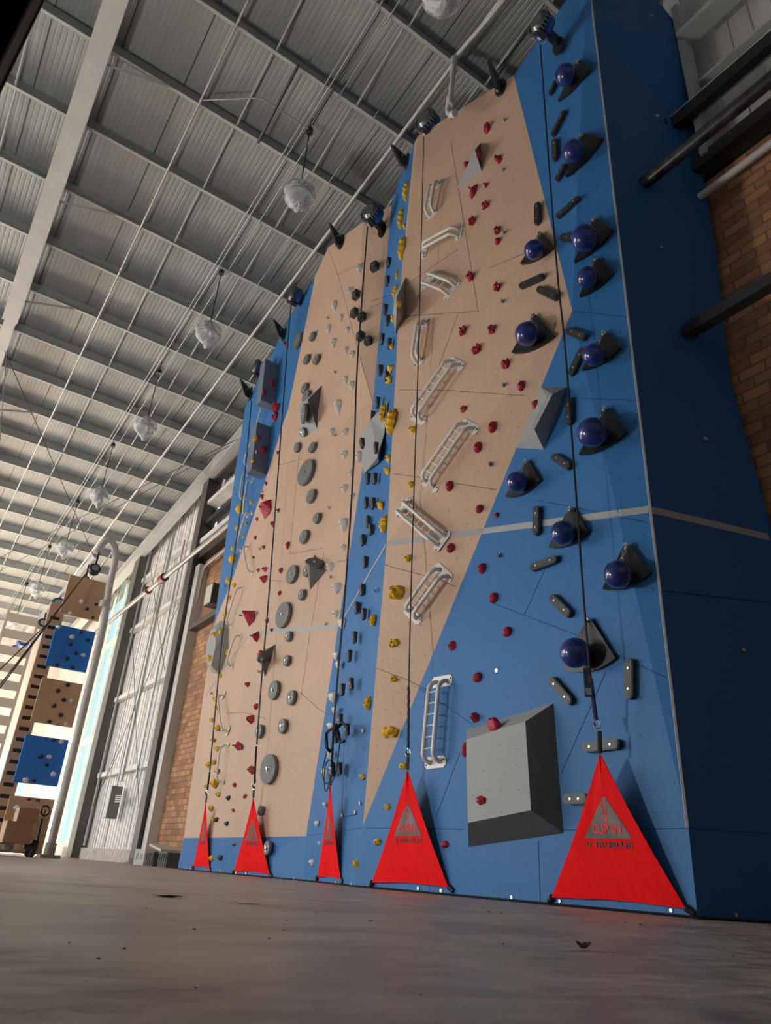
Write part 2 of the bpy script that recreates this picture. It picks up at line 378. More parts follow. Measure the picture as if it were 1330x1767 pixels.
# sprinkler branch dropping in front of the wall top
q = bmesh.new()
A = PX(866, 0, 4.98); B = PX(783, 98, 4.98)
sweep(q, [PX(900, -40, 5.0), PX(845, 30, 4.95), PX(786, 98, 4.90)], 0.042, 12)
br1 = tag(link('sprinkler_branch_pipe', q, PIPEW, smooth=True), 'thick white sprinkler branch pipe with clamps dropping beside the wall top', 'pipe')
q = bmesh.new(); sweep(q, [PX(784, 100, 4.90), PX(776, 180, 4.86)], 0.045, 12); link('drop_pipe', q, PIPEW, br1, True)
q = bmesh.new(); sweep(q, [PX(774, 178, 4.86), PX(772, 193, 4.88), PX(779, 203, 4.92), PX(786, 196, 4.97)], 0.045, 12); link('elbow', q, PIPEW, br1, True)
for p, a in (((784, 100), (781, 116)), ((776, 170), (775, 184)), ((780, 198), (785, 195))):
    q = bmesh.new(); sweep(q, [PX(*p, 4.885), PX(*a, 4.885)], 0.064, 12); link('clamp', q, PIPEW, br1, True)
# dark perforated strut channels and the looping conduit
q = bmesh.new(); a, b = PR(514, 113, 14.1), PR(445, 246, 14.1); sweep(q, [a, b], 0.03, 4); tag(link('strut_channel', q, DKBROWN), 'black perforated strut hanging between two purlins, upper centre', 'strut')
q = bmesh.new(); sweep(q, [PR(576, 152, 14.1), PR(538, 215, 14.1)], 0.025, 4); tag(link('strut_channel', q, DKBROWN), 'short black strut just above the nearest hanging lamp', 'strut')
q = bmesh.new(); sweep(q, smooth_path([PR(350, 173, 14.1), PR(400, 171, 14.1), PR(452, 171, 14.1), PR(480, 188, 14.1), PR(532, 222, 14.1)]), 0.014, 6)
tag(link('conduit', q, GALV), 'curved conduit joining the pipe to the nearest hanging lamp', 'conduit')

# end wall (right), brick below and liner sheet above
XW = 7.0
struct(link('wall_right', boxb(XW, XW + 0.3, -12, 21.45, 0, 8.85), BRICK))
bm = bmesh.new(); y = -12.0
box(bm, (XW + 0.15, 4.7, 12.0), (0.02, 33.4, 6.6))
yy = -12.0
while yy < 21.4: box(bm, (XW + 0.13, yy, 12.0), (0.03, 0.012, 6.3)); yy += 0.3
struct(link('wall_right_upper', bm, SHEET))
bm = bmesh.new()
box(bm, (XW + 0.10, 26.2, 6.3), (0.02, 9.4, 12.6)); box(bm, (XW + 0.10, 39.2, 6.3), (0.02, 8.0, 12.6)); box(bm, (XW + 0.1, 33, 0.25), (0.1, 4, 0.5)); box(bm, (XW + 0.1, 33, 12.1), (0.02, 4.4, 1.0))
yy = 21.6
while yy < 43:
    if not 31.0 < yy < 35.1: box(bm, (XW + 0.085, yy, 6.3), (0.02, 0.015, 12.6))
    yy += 0.3
struct(link('wall_right_far', bm, SHEET))
bm = bmesh.new(); box(bm, (XW - 0.02, 26.4, 0.17), (0.2, 9.6, 0.34)); struct(link('baseboard_right', bm, CONC))
bm = bmesh.new(); box(bm, (XW - 0.08, 4.7, 8.98), (0.36, 33.4, 0.22)); struct(link('trim_1', bm, DKBROWN), 'dark ledge above the brick')
# window strip beyond the second column
bm = bmesh.new(); box(bm, (XW + 0.12, 33, 6.2), (0.01, 4, 11.6))
gm = bpy.data.materials.new('window glass'); gm.use_nodes = True; gt = gm.node_tree; gt.nodes.clear()
go = nd(gt, 'ShaderNodeOutputMaterial'); gx = nd(gt, 'ShaderNodeMixShader'); ga = nd(gt, 'ShaderNodeBsdfTransparent'); gg = nd(gt, 'ShaderNodeBsdfGlossy'); gg.inputs['Roughness'].default_value = .05
ga.inputs[0].default_value = (.85, .97, 1, 1); gx.inputs[0].default_value = .07; gt.links.new(ga.outputs[0], gx.inputs[1]); gt.links.new(gg.outputs[0], gx.inputs[2]); gt.links.new(gx.outputs[0], go.inputs[0])
wn_ = struct(link('window_1', bm, gm), 'tall glazed strip by the far column')
for yy, wd in ((31.05, .10), (31.9, .34), (32.9, .05), (33.5, .38), (34.3, .05), (34.95, .12)):
    q = bmesh.new(); box(q, (XW + 0.10, yy, 6.2), (0.02, wd, 11.6)); link('mullion', q, mat('cream mullion', (0.85, 0.72, 0.52), 0.5), wn_)
for zz in (4.3, 8.4):
    q = bmesh.new(); box(q, (XW + 0.08, 33, zz), (0.05, 4, 0.2)); link('transom', q, mat('cream mullion', (0.6, 0.45, 0.3), 0.5), wn_)

# girts, cables, conduits on the end wall
def thing_box(name, x0, x1, y0, y1, z0, z1, m, label, cat, grp=None):
    return tag(link(name, boxb(x0, x1, y0, y1, z0, z1), m), label, cat, grp)
for i, (z, ya, yb) in enumerate(((2.6, 22.2, 28.5), (5.3, 22.2, 28.6), (8.0, 22.2, 29), (10.1, 22.2, 29))):
    thing_box('wall_girt', 6.86, 7.06, ya, yb, z, z + 0.16, SHEET, f'pale horizontal wall girt between the two brown columns, {ordw(i)} from the floor', 'wall girt', 'pale wall girts')
for i, (z, m, t) in enumerate(((11.72, DKBROWN, 'topmost'), (10.1, DKBROWN, 'second highest'), (6.40, BROWN, 'lowest'))):
    thing_box('wall_girt', 6.75, 6.97, 17.0, 21.9, z, z + 0.17, m, f'{t} dark steel girt right of the nearer brown column', 'wall girt', 'dark wall girts')
thing_box('wall_girt', 6.7, 7.1, 14, 21.9, 9.4, 9.58, SHEET, 'pale girt just above the brick beside the nearer column', 'wall girt')
thing_box('wall_girt', 6.7, 7.1, 14, 21.9, 10.85, 11.0, SHEET, 'pale girt high beside the nearer column', 'wall girt')
for i, (ya, yb, r) in enumerate(((23.6, 23.6, .03), (25.1, 25.1, .05), (25.5, 25.5, .02), (23.2, 23.2, .015), (26.6, 26.6, .015), (28.0, 28.0, 0.03))):
    q = bmesh.new(); sweep(q, [(6.82, ya, 0.4 if i not in (0, 1) else 2.3), (6.82, yb, 11.2 if i else 10.3)], r, 8)
    tag(link('wall_conduit', q, GALV, smooth=True), f'vertical conduit on the pale end wall, {ordw(i)} one by listing', 'conduit', 'vertical wall conduits')
rods = [((6.76, 22.3, 1.2), (6.76, 28.2, 8.4)), ((6.72, 28.4, 0.6), (6.72, 22.4, 7.6)), ((6.68, 27.6, 11.0), (6.68, 22.4, 5.4)), ((6.64, 29.0, 0.3), (6.64, 25.2, 3.4))]
for i, (a, b) in enumerate(rods):
    q = bmesh.new(); sweep(q, [a, b], 0.009, 6); tag(link('brace_rod', q, DKBROWN), 'thin diagonal brace rod on the pale end wall, ' + ('rising left', 'rising right', 'upper one', 'by the far column foot')[i], 'brace rod', 'wall brace rods')
# concrete-coloured steel columns
def column(y0, y1, ztop, m, label):
    t = empty('steel_column', label, 'column', Matrix.Translation((6.6, y0, 0)), 'brown steel columns')
    w = y1 - y0
    for nm, c, s in (('flange', (0.015, w / 2, ztop / 2), (0.03, w, ztop)), ('flange', (0.33, w / 2, ztop / 2), (0.03, w, ztop)), ('web', (0.17, w / 2, ztop / 2), (0.30, 0.02, ztop)), ('base_plate', (0.17, w / 2, 0.015), (0.5, w + 0.2, 0.03))):
        q = bmesh.new(); box(q, c, s); link(nm, q, m, t)
    q = bmesh.new()
    box(q, (0.17, 0.03, ztop / 2), (0.30, 0.02, ztop)); link('side_plate', q, m, t)
column(21.45, 21.95, 12.2, BROWN, 'tall dark brown steel column between pale wall and brick')
column(28.55, 29.25, 11.45, mat('grey brown steel', (0.10, 0.095, 0.085), 0.5), 'grey-brown steel column beside the far glazed strip')
thing_box('wall_pilaster', 6.72, 7.04, 21.05, 21.42, 0.3, 8.6, SHEET, 'pale sheet pilaster between brown column and brick', 'pilaster')
thing_box('wall_pilaster', 6.7, 7.04, 21.98, 22.25, 0.3, 11.6, SHEET, 'pale sheet strip on the left of the brown column', 'pilaster')
# sprinkler main across the columns
q = bmesh.new(); sweep(q, [(5.97, 31, 8.2), (5.97, 12.0, 8.2)], 0.075, 14)
sm = tag(link('sprinkler_main', q, mat('grey galvanised pipe', (0.30, 0.29, 0.28), 0.35, 0.5), smooth=True), 'grey sprinkler main with red coupling crossing the brown columns', 'pipe')
for yy in (22.0,): q = bmesh.new(); sweep(q, [(5.97, yy, 8.2), (5.97, yy + 0.35, 8.2)], 0.14, 14); link('coupling', q, mat('red coupling', (0.20, 0.045, 0.03), 0.5), sm, True)
q = bmesh.new(); sweep(q, [(5.97, 23.6, 8.2), (5.97, 23.7, 8.2)], 0.13, 14); link('hanger_clamp', q, mat('red coupling', (0.20, 0.045, 0.03), 0.5), sm, True)
q = bmesh.new(); sweep(q, [(5.97, 3.72, 8.31), (5.97, -1.5, 8.35)], 0.085, 14); e2 = tag(link('steel_pipe', q, mat('black weathered pipe', (0.03, 0.03, 0.035), 0.35, 0.3, noise_scale=6, noise_amt=0.9), smooth=True), 'black weathered pipe meeting the dark blue side panel, upper right', 'pipe')
# box beams upper right
def skew_box(name, pts, m, label, cat, grp=None):
    q = bmesh.new(); c = [q.verts.new(p) for p in pts]
    for f in ((0, 1, 2, 3), (4, 5, 6, 7), (0, 1, 5, 4), (1, 2, 6, 5), (2, 3, 7, 6), (3, 0, 4, 7)): q.faces.new([c[i] for i in f])
    return tag(link(name, q, m), label, cat, grp)
thing_box('steel_tube_beam', 6.24, 6.38, -1.5, 3.60, 5.92, 6.07, mat('black tube steel', (0.022, 0.023, 0.026), 0.4), 'black square steel tube against the brick, right edge', 'steel beam')
t = empty('steel_beam', 'dark channel beam with pale top flange, upper right above the black pipe', 'steel beam', Matrix.Translation((6.6, 3.5, 9.8)))
q = bmesh.new(); box(q, (0, -2.5, 0), (0.12, 5.2, 0.22)); link('web', q, BLACKM, t)
q = bmesh.new(); box(q, (0.1, -2.5, 0.13), (0.3, 5.2, 0.03)); link('flange', q, PRIMER, t)
q = bmesh.new(); box(q, (-0.02, 0.02, -0.02), (0.3, 0.06, 0.10)); link('bracket', q, BLACKM, t)
q = bmesh.new(); sweep(q, [(6.8, 3.5, 8.43), (6.8, -2, 8.43)], 0.05, 12); tag(link('white_pipe', q, mat('white gloss pipe', (0.62, 0.6, 0.58), 0.35), smooth=True), 'white pipe along the brick top on the right', 'pipe')
t = empty('wall_frame', 'grey steel framing at the top right corner', 'steel frame', Matrix.Translation((6.7, 3.2, 11.5)))
q = bmesh.new(); box(q, (0.1, 0.0, -0.8), (0.2, 0.1, 3.4)); link('post', q, PRIMER, t)
q = bmesh.new(); box(q, (0.05, -2.4, 0.05), (0.3, 4.8, 0.1)); link('rail', q, PRIMER, t)
q = bmesh.new(); box(q, (0.2, -2.4, -0.9), (0.1, 4.8, 0.06)); link('rail', q, PRIMER, t)
# small conduit round the brick on the left, heater, electrical box
q = bmesh.new(); sweep(q, smooth_path([(6.85, 17, 8.55), (6.85, 20.4, 8.5), (6.85, 21.0, 8.3), (6.85, 21.1, 7.2), (6.85, 21.6, 6.7)], 4), 0.045, 10)
tag(link('bent_conduit', q, PIPEW, smooth=True), 'bent pale conduit stepping round the top of the far brick', 'conduit')
hb = thing_box('wall_heater', 6.5, 6.9, 18.8, 19.3, 6.65, 7.25, mat('dark heater case', (0.05, 0.045, 0.04), 0.5), 'boxy unit heater standing on the dark girt before the brick', 'heater')
q = bmesh.new(); box(q, (6.49, 19.05, 6.95), (0.02, 0.46, 0.56)); link('front_panel', q, mat('pale heater front', (0.5, 0.47, 0.43), 0.5), hb)
eb = thing_box('electrical_panel', 6.6, 6.93, 25.15, 25.5, 1.2, 2.15, mat('grey green steel box', (0.16, 0.17, 0.16), 0.5), 'grey electrical panel box on the pale wall', 'electrical panel')
q = bmesh.new(); box(q, (6.59, 25.33, 1.67), (0.01, 0.31, 0.9)); link('door', q, mat('pale enamel door', (0.5, 0.49, 0.46), 0.5), eb)
for k in range(4):
    q = bmesh.new(); sweep(q, [(6.75, 25.1, 1.68 + 0.06 * k), (6.75, 24.2, 1.66 + 0.06 * k)], 0.018, 6)
    tag(link('cable_stub', q, PIPEW), 'short pale conduit stub leaving the electrical panel, ' + ('lowest', 'second from bottom', 'third from bottom', 'topmost')[k], 'conduit', 'conduit stubs')

# far wall with bright glazing
for i, (x0, x1, z0, z1) in enumerate(((-14, 7.3, 0, 0.9), (-14, 7.3, 4.6, 11.2))):
    struct(link('wall_far' if i == 0 else 'wall_far_upper', boxb(x0, x1, YEND - 0.2, YEND, z0, z1), SHEET))
bm = bmesh.new(); x = -14
while x < 7.4: box(bm, (x, YEND - 0.1, 2.8), (0.16, 0.12, 3.8)); x += 1.5
for z in (2.1, 3.4): box(bm, (-3.3, YEND - 0.1, z), (21.5, 0.1, 0.12))
struct(link('window_2', bm, SHEET), 'gridded glazing in the far wall')

# left wall, with an opening added to let the fill light in
bm = bmesh.new()
for c, q in (((-14, 4, 6), (.2, 31.5, 12)), ((-14, 40.8, 6), (.2, 4.4, 12)), ((-14, 29.2, .6), (.2, 19, 1.2)), ((-14, 29.2, 10.6), (.2, 19, 3))): box(bm, c, q)
struct(link('wall_left', bm, SHEET))
bm = bmesh.new()
for k in range(7): box(bm, (-13.95, 20 + k * 3, 5.2), (.1, .12, 8))
struct(link('window_added', bm, SHEET), 'added window bays in the left wall, out of view')  # unseen bays, made up to frame the left fill light
# dark steel post close on the left
r0, r1 = ray(68, 0), ray(0, 125); D = 3.0
px_ = r0[0] / r0[1] * D; q = bmesh.new()
box(q, (px_ - 0.16, D, 6.5), (0.30, 0.30, 13.4))
for sy in (-0.14, 0.14): box(q, (px_ - 0.16, D + sy, 6.5), (0.32, 0.02, 13.4))
tag(link('steel_post', q, mat('near dark steel', (0.03, 0.022, 0.016), 0.6)), 'dark steel post at the upper left corner', 'column')

# ------------------------------------------------------------------ climbing wall
V = {}
def vtx(name, x, y, X): V[name] = PX(x, y, X)
# front bay
V['A0'] = Vector((5.5, 3.8, -0.01)); vtx('A1', 1187.5, 1428, 5.5); V['At'] = Vector((5.5, 3.8, 13.0))
V['R0'] = PF(613, 1530.5); V['R0'].z = -0.01
vtx('R1', 626, 1425, 5.25); vtx('Rm', 667, 938, 4.85); vtx('Ru', 690, 500, 4.92); vtx('Rt', 715, 246, 5.0)
vtx('Rt2', 721, 235, 5.0); vtx('a', 886, 130, 5.45); vtx('ap', 975, 3, 5.5); vtx('Wx', 987, 536, 5.32)
b0 = PX(525, 1521.5, 5.62); b0.z = -0.01; V['V0'] = b0
vtx('V1', 528, 1443, 5.62); vtx('Vm', 583, 1083, 5.5); vtx('Vu', 643, 695, 5.45); vtx('Vt', 675.5, 353, 5.42); vtx('VT', 690, 310, 5.3)
V['C0'] = PX(390, 1509, 5.42); V['C0'].z = -0.01
vtx('C1', 395, 1445, 5.38); vtx('Cm', 430, 1093, 5.28); vtx('Cu', 478, 800, 5.28); vtx('Ct', 566, 427, 5.15); vtx('Cx', 621, 618, 5.3)
V['L0'] = PX(306, 1500.5, 5.6); V['L0'].z = -0.01
vtx('L1', 317, 1446, 5.6); vtx('Lb', 369, 1078, 5.58); vtx('L2', 350, 1205, 5.6); vtx('L3', 408, 800, 5.5); vtx('L4', 413, 773, 5.5); vtx('L5', 423, 702, 5.45)
vtx('B1', 402, 997, 5.45); vtx('B2', 453, 844, 5.3); vtx('B3', 489, 729, 5.28); vtx('B4', 500, 698, 5.27); vtx('B5', 544, 476, 5.15)
vtx('T1', 447, 652, 5.4); vtx('T2', 465, 621, 5.38); vtx('T3', 499, 546, 5.25); vtx('T4', 533, 494, 5.15); vtx('T5', 625, 384, 5.2)
# side return
V['S0'] = Vector((6.9, 3.4, -0.01)); V['S1'] = Vector((6.9, 3.4, V['A1'].z))
for n, (x, y) in dict(Sa=(1330, 912), Sb=(1258, 650), Sc=(1235, 430), Sd=(1205, 260), Se=(1192, 70)).items(): V[n] = PX(x, y, 6.9)
V['St'] = Vector((6.6, 3.45, 13.0))
AX = [Vector((5.5, 3.8, V[k].z)) for k in ('Sa', 'Sb', 'Sc', 'Sd', 'Se')]
for i, k in enumerate(('Aa', 'Ab', 'Ac', 'Ad', 'Ae')): V[k] = AX[i]

regions = [
 ('kick_panel', BLUE, [('A0', 'A1', 'R1', 'R0')]),
 ('kick_panel', BLUE, [('R0', 'R1', 'V1', 'V0')]),
 ('kick_panel', BLUE, [('V0', 'V1', 'C1', 'C0')]),
 ('kick_panel', BLUE, [('C0', 'C1', 'L1', 'L0')]),
 ('blue_panel', BLUE, [('R1', 'A1', 'Wx'), ('A1', 'At', 'Wx'), ('At', 'ap', 'Wx'), ('ap', 'a', 'Wx')]),
 ('wood_panel', WOOD, [('R1', 'Wx', 'Rm'), ('Rm', 'Wx', 'Ru'), ('Ru', 'Wx', 'a'), ('Ru', 'a', 'Rt2'), ('Ru', 'Rt2', 'Rt')]),
 ('blue_panel', BLUE, [('V1', 'R1', 'Rm', 'Vm'), ('Vm', 'Rm', 'Ru', 'Vu'), ('Vu', 'Ru', 'Rt'), ('Vu', 'Rt', 'VT'), ('Vu', 'VT', 'Vt')]),
 ('wood_panel', WOOD, [('C1', 'V1', 'Vm', 'Cm'), ('Cm', 'Vm', 'Vu', 'Cu'), ('Cu', 'Vu', 'Cx'), ('Cu', 'Cx', 'Ct'), ('Cx', 'Vu', 'Vt'), ('Cx', 'Vt', 'T5'), ('Cx', 'T5', 'Ct'), ('Cu', 'Ct', 'B5'), ('Cu', 'B5', 'B4'), ('Cu', 'B4', 'B3'), ('Cu', 'B3', 'B2')]),
 ('wood_panel', WOOD, [('L1', 'C1', 'Cm', 'L2'), ('L2', 'Cm', 'Lb'), ('Lb', 'Cm', 'B1'), ('B1', 'Cm', 'Cu'), ('B1', 'Cu', 'B2')]),
 ('blue_panel', BLUE, [('Lb', 'B1', 'L3'), ('B1', 'B2', 'L3'), ('L3', 'B2', 'L4'), ('L4', 'B2', 'B3'), ('L4', 'B3', 'L5'), ('L5', 'B3', 'B4'), ('L5', 'B4', 'T1'), ('T1', 'B4', 'T2'), ('T2', 'B4', 'T3'), ('T3', 'B4', 'B5'), ('T3', 'B5', 'T4')]),
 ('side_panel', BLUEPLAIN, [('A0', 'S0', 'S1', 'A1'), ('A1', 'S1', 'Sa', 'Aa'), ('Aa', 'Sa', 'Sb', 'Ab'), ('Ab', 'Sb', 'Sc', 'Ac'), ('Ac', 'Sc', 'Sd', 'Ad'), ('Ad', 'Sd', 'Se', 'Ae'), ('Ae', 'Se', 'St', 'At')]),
]
wall = empty('climbing_wall', 'tall faceted climbing wall of blue painted and bare birch panels', 'climbing wall', Matrix.Translation((5.5, 8, 0)))
WO = Vector((5.5, 8, 0))
bv, bf, fmat = [], [], []
for nm, m, faces in regions:
    bm = bmesh.new(); vm = {}; tri = []
    def gv(k):
        if k not in vm: vm[k] = bm.verts.new(V[k] - WO)
        return vm[k]
    for f in faces:
        try: bm.faces.new([gv(k) for k in f])
        except ValueError: pass
        i0 = len(bv); bv += [V[k] for k in f]
        for j in range(1, len(f) - 1): bf.append((i0, i0 + j, i0 + j + 1)); fmat.append(m)
    bmesh.ops.triangulate(bm, faces=[f for f in bm.faces if len(f.verts) > 3])
    bmesh.ops.recalc_face_normals(bm, faces=bm.faces[:])
    # thicken away from the climber
    off = Vector((0.05, 0, 0)) if nm != 'side_panel' else Vector((0.012, 0.05, 0))
    geo = bmesh.ops.duplicate(bm, geom=bm.faces[:] + bm.edges[:] + bm.verts[:])
    nv = [g for g in geo['geom'] if isinstance(g, bmesh.types.BMVert)]
    bmesh.ops.translate(bm, vec=off, verts=nv)
    orig_edges = [e for e in bm.edges if e.is_boundary and not any(v in set(nv) for v in e.verts)]
    vmap = geo['vert_map']
    for e in orig_edges:
        a, b = e.verts
        try: bm.faces.new((a, b, vmap[b], vmap[a]))
        except Exception: pass
    o = link(nm, bm, m, wall)
BV = BVHTree.FromPolygons(bv, bf, epsilon=0.0)
def WH(x, y, prot=0.0):
    """point on the climbing wall seen at photo position, lifted `prot` metres off its face; and the face normal"""
    d = Vector(ray(x, y)); h, n, i, dist = BV.ray_cast(Vector(CAM), d)
    if h is None:
        h = PX(x, y, 5.4); n = Vector((-1, 0, 0))
    if n.dot(d) > 0: n = -n
    if prot: h = h + d * (prot / d.dot(n))   # slide back along the sight line
    return h, n
def frame(o, n, up=Vector((0, 0, 1))):
    y = (up - n * up.dot(n)).normalized(); x = y.cross(n)
    M = Matrix((x, y, n)).transposed().to_4x4(); M.translation = o; return M
def onplane(p, o, n):
    d = Vector(ray(*p)); c = Vector(CAM); return c + d * ((o - c).dot(n) / d.dot(n))
def msize(h, n, wpx, hpx):
    y = (Vector((0, 0, 1)) - n * n.z).normalized(); x = y.cross(n)
    p0 = proj(h); e = 0.05
    dx = np.linalg.norm(proj(h + x * e) - p0) / e; dy = np.linalg.norm(proj(h + y * e) - p0) / e
    return wpx / dx, hpx / dy
def strip(bm, pts, wid, lift=0.004, sub=14):
    P = []
    for (a, b) in zip(pts, pts[1:]):
        for k in range(sub): P.append((a[0] + (b[0] - a[0]) * k / sub, a[1] + (b[1] - a[1]) * k / sub))
    P.append(pts[-1]); prev = None
    hp = [WH(*p) for p in P]
    for i, (h, n) in enumerate(hp):
        t = (hp[min(i + 1, len(hp) - 1)][0] - hp[max(i - 1, 0)][0]).normalized(); s = t.cross(n).normalized() * wid / 2
        c = [h + s, h - s, h - s + n * lift, h + s + n * lift]
        ring = [bm.verts.new(v - WO) for v in c]
        if prev:
            for k in range(4): bm.faces.new((prev[k], prev[(k + 1) % 4], ring[(k + 1) % 4], ring[k]))
        else: bm.faces.new(ring)
        prev = ring
    bm.faces.new(prev)
bm = bmesh.new()
for s in ([(354, 1201), (427, 1097)], [(592, 1068), (666, 940)]): strip(bm, s, 0.045)
link('tape_line', bm, TAPE, wall)
bm = bmesh.new()
for s in ([(437, 1093), (581, 1081)], [(669, 938), (900, 908), (1119, 879)], [(1124, 880), (1326, 927)]): strip(bm, s, 0.075)
link('tape_line', bm, TAPE, wall)
seams = [[(692, 546), (825, 537)], [(688, 673), (780, 674), (905, 683)], [(678, 817), (738, 826)], [(786, 834), (856, 845)], [(664, 975), (735, 994)], [(768, 1006), (787, 1012)],
 [(650, 1153), (700, 1172), (736, 1190)], [(778, 245), (798, 370), (825, 538)], [(790, 543), (754, 640)], [(990, 537), (1080, 547)], [(1003, 687), (1095, 691)], [(922, 862), (1012, 880), (1117, 902)],
 [(850, 1041), (990, 1094), (1148, 1169)], [(940, 982), (904, 1062)], [(1045, 1160), (968, 1335)], [(1185, 1430), (970, 1432)], [(800, 1431), (630, 1429)], [(929, 1452), (932, 1557)], [(740, 1510), (741, 1540)],
 [(720, 1185), (760, 1212), (815, 1250)], [(793, 1300), (752, 1410)], [(1142, 1019), (1327, 1039)], [(1192, 1430), (1327, 1438)], [(530, 1442), (624, 1429)], [(604, 1272), (626, 1260)], [(594, 1278), (590, 1410), (616, 1405)],
 [(500, 956), (557, 946)], [(582, 970), (598, 966)], [(392, 1231), (420, 1229), (458, 1240)], [(518, 1195), (548, 1222), (562, 1231)], [(535, 1090), (520, 1200)], [(559, 952), (536, 1088)], [(566, 430), (583, 474), (603, 549), (621, 618), (642, 690)],
 [(583, 474), (640, 447)], [(603, 549), (660, 522)], [(640, 405), (700, 375)], [(700, 500), (640, 520)], [(520, 742), (500, 956)], [(480, 803), (520, 792)], [(457, 1000), (487, 1003)], [(700, 492), (790, 430)], [(846, 462), (935, 425)], [(372, 1262), (388, 1261)]]
jb = {0: bmesh.new(), 1: bmesh.new()}
for s in seams:
    mx_, my_ = (s[0][0] + s[-1][0]) / 2 + 1, (s[0][1] + s[-1][1]) / 2; hit = BV.ray_cast(Vector(CAM), Vector(ray(mx_, my_)))
    strip(jb[0 if hit[2] is not None and fmat[hit[2]] is WOOD else 1], s, 0.006, 0.002)
link('panel_joint', jb[0], JOINT, wall); link('panel_joint', jb[1], mat('blue joint gap', (0.014, 0.04, 0.10), .9), wall)
bm = bmesh.new(); tp = [V[k] - WO for k in ('S0', 'A0', 'R0', 'V0', 'C0', 'L0')]; tp = [Vector((p.x - .006, p.y - .004, .011)) for p in tp]; sweep(bm, tp, .011, 4)
link('base_gap_shade', bm, BLACKM, wall)  # solid black strip stands in for the shade in the floor gap
bm = bmesh.new(); a = Vector((5.5, 3.8, V['A1'].z)) - WO; b = Vector((5.5, 3.8, 13)) - WO
sweep(bm, [a + Vector((-0.006, -0.006, 0)), b + Vector((-0.006, -0.006, 0))], 0.014, 4); link('edge_trim', bm, ALU, wall)
# silver washers along the kick boards
for (x, y) in ((883, 1548), (966, 1555), (1158, 1571), (1269, 1579), (641, 1527), (722, 1533), (761, 1537), (507, 1517), (535, 1518), (580, 1522), (607, 1525), (382, 1503), (321, 1499), (329, 1499), (408, 1506), (425, 1507), (613, 1402), (621, 1386), (626, 1261), (857, 1157), (1282, 1121), (1217, 757), (1141, 426), (1134, 200), (1125, 27), (590, 1407)):
    h, n = WH(x, y); wm, hm = msize(h, n, 6, 8); r = max(0.014, min(0.026, hm / 2))
    q = bmesh.new(); M = frame(h - WO, n); bmesh.ops.create_cone(q, cap_ends=True, segments=14, radius1=r, radius2=r * 0.85, depth=0.01, matrix=M @ Matrix.Translation((0, 0, 0.004)))
    link('washer', q, STEEL, wall)

# ------------------------------------------------------------------ holds
random.seed(7)
def blob(kind, w_, h_, d, seed):
    """local x across, y up, z out of the wall"""
    rnd = random.Random(seed); bm = bmesh.new()
    if kind == 'facet':
        pts = []
        n = rnd.choice((5, 5, 6)); a0 = rnd.random() * 6
        ring = [(a0 + k * 2 * math.pi / n + rnd.uniform(-.25, .25), rnd.uniform(.85, 1.05)) for k in range(n)]
        for a, r in ring: pts.append((math.cos(a) * r * w_ / 2, math.sin(a) * r * h_ / 2, 0))
        for k in range(3):
            a = rnd.random() * 6.28; pts.append((math.cos(a) * w_ * .2, math.sin(a) * h_ * .2 + h_ * .05, d * rnd.uniform(.8, 1)))
        hull(bm, pts); bmesh.ops.bevel(bm, geom=bm.edges[:], offset=min(w_, h_) * .03, segments=1, affect='EDGES'); return bm
    bmesh.ops.create_icosphere(bm, subdivisions=4 if kind in ('lump', 'wing', 'twin') else 3, radius=1)
    off = Vector((rnd.uniform(-9, 9), rnd.uniform(-9, 9), rnd.uniform(-9, 9)))
    cells = [Vector((rnd.uniform(-1, 1), rnd.uniform(-1, 1), rnd.uniform(.1, 1))).normalized() for _ in range(9)]
    for v in bm.verts:
        p = v.co.copy(); s = 1.0
        if kind == 'jug':
            s += 0.26 * noise.noise(p * 1.6 + off)
            p2 = p * s; p2.z = max(p2.z, -0.05)
            p2.z *= 1 + 0.35 * p2.y; v.co = (p2.x * w_ / 2, p2.y * h_ / 2, p2.z * d)
        elif kind == 'oval':
            s += 0.05 * noise.noise(p * 1.4 + off)
            p2 = p * s; a = 0.45; x, y = p2.x * math.cos(a) + p2.y * math.sin(a) * .35, p2.y
            z = max(p2.z, -0.03); v.co = (x * w_ / 2 * (1 - .18 * y), y * h_ / 2, z * d)
        elif kind == 'tear':
            x = p.x * (0.66 + 0.40 * p.y) + .12 * noise.noise(p * 1.5 + off); q_ = max(p.z, -.02); v.co = (x * w_ / 2 * 1.1, p.y * h_ / 2, q_ * d * (1.1 + .45 * p.y - .35 * abs(p.x)))
        elif kind == 'lump':
            b_ = max(max(0, 1 - (p - c).length * 1.9) for c in cells); s = 0.70 + 0.50 * b_ + 0.10 * noise.noise(p * 4 + off)
            v.co = (p.x * s * w_ / 2, p.y * s * h_ / 2, max(p.z, -.02) * s * d)
        elif kind == 'wing':
            x = p.x * (0.55 + 0.45 * math.sin((p.y + 1) * 1.45)) + 0.30 * p.y; fin = 1 + 0.13 * math.sin(p.y * 13 + p.x * 3) + .22 * noise.noise(p * 4 + off)
            v.co = (x * fin * w_ / 2, p.y * h_ / 2, max(p.z, -.02) * d * fin)
        elif kind == 'twin':
            b_ = max(max(0, 1 - (p - c).length * 2.2) for c in cells); s = 0.62 + 0.45 * b_ + 0.26 * abs(math.sin(p.x * 3.0 + .9)) + .14 * noise.noise(p * 4 + off)
            v.co = (p.x * 1.0 * w_ / 2, p.y * s * h_ / 2, max(p.z, -.02) * s * d)
        elif kind == 'heart':
            dip = 0.35 * math.exp(-(p.x / .28) ** 2) if p.y > 0 else 0
            v.co = (p.x * (1 + .25 * p.y) * w_ / 2, (p.y - dip) * h_ / 2, max(p.z, -.02) * d)
    return bm
HOLD_ID = [0]
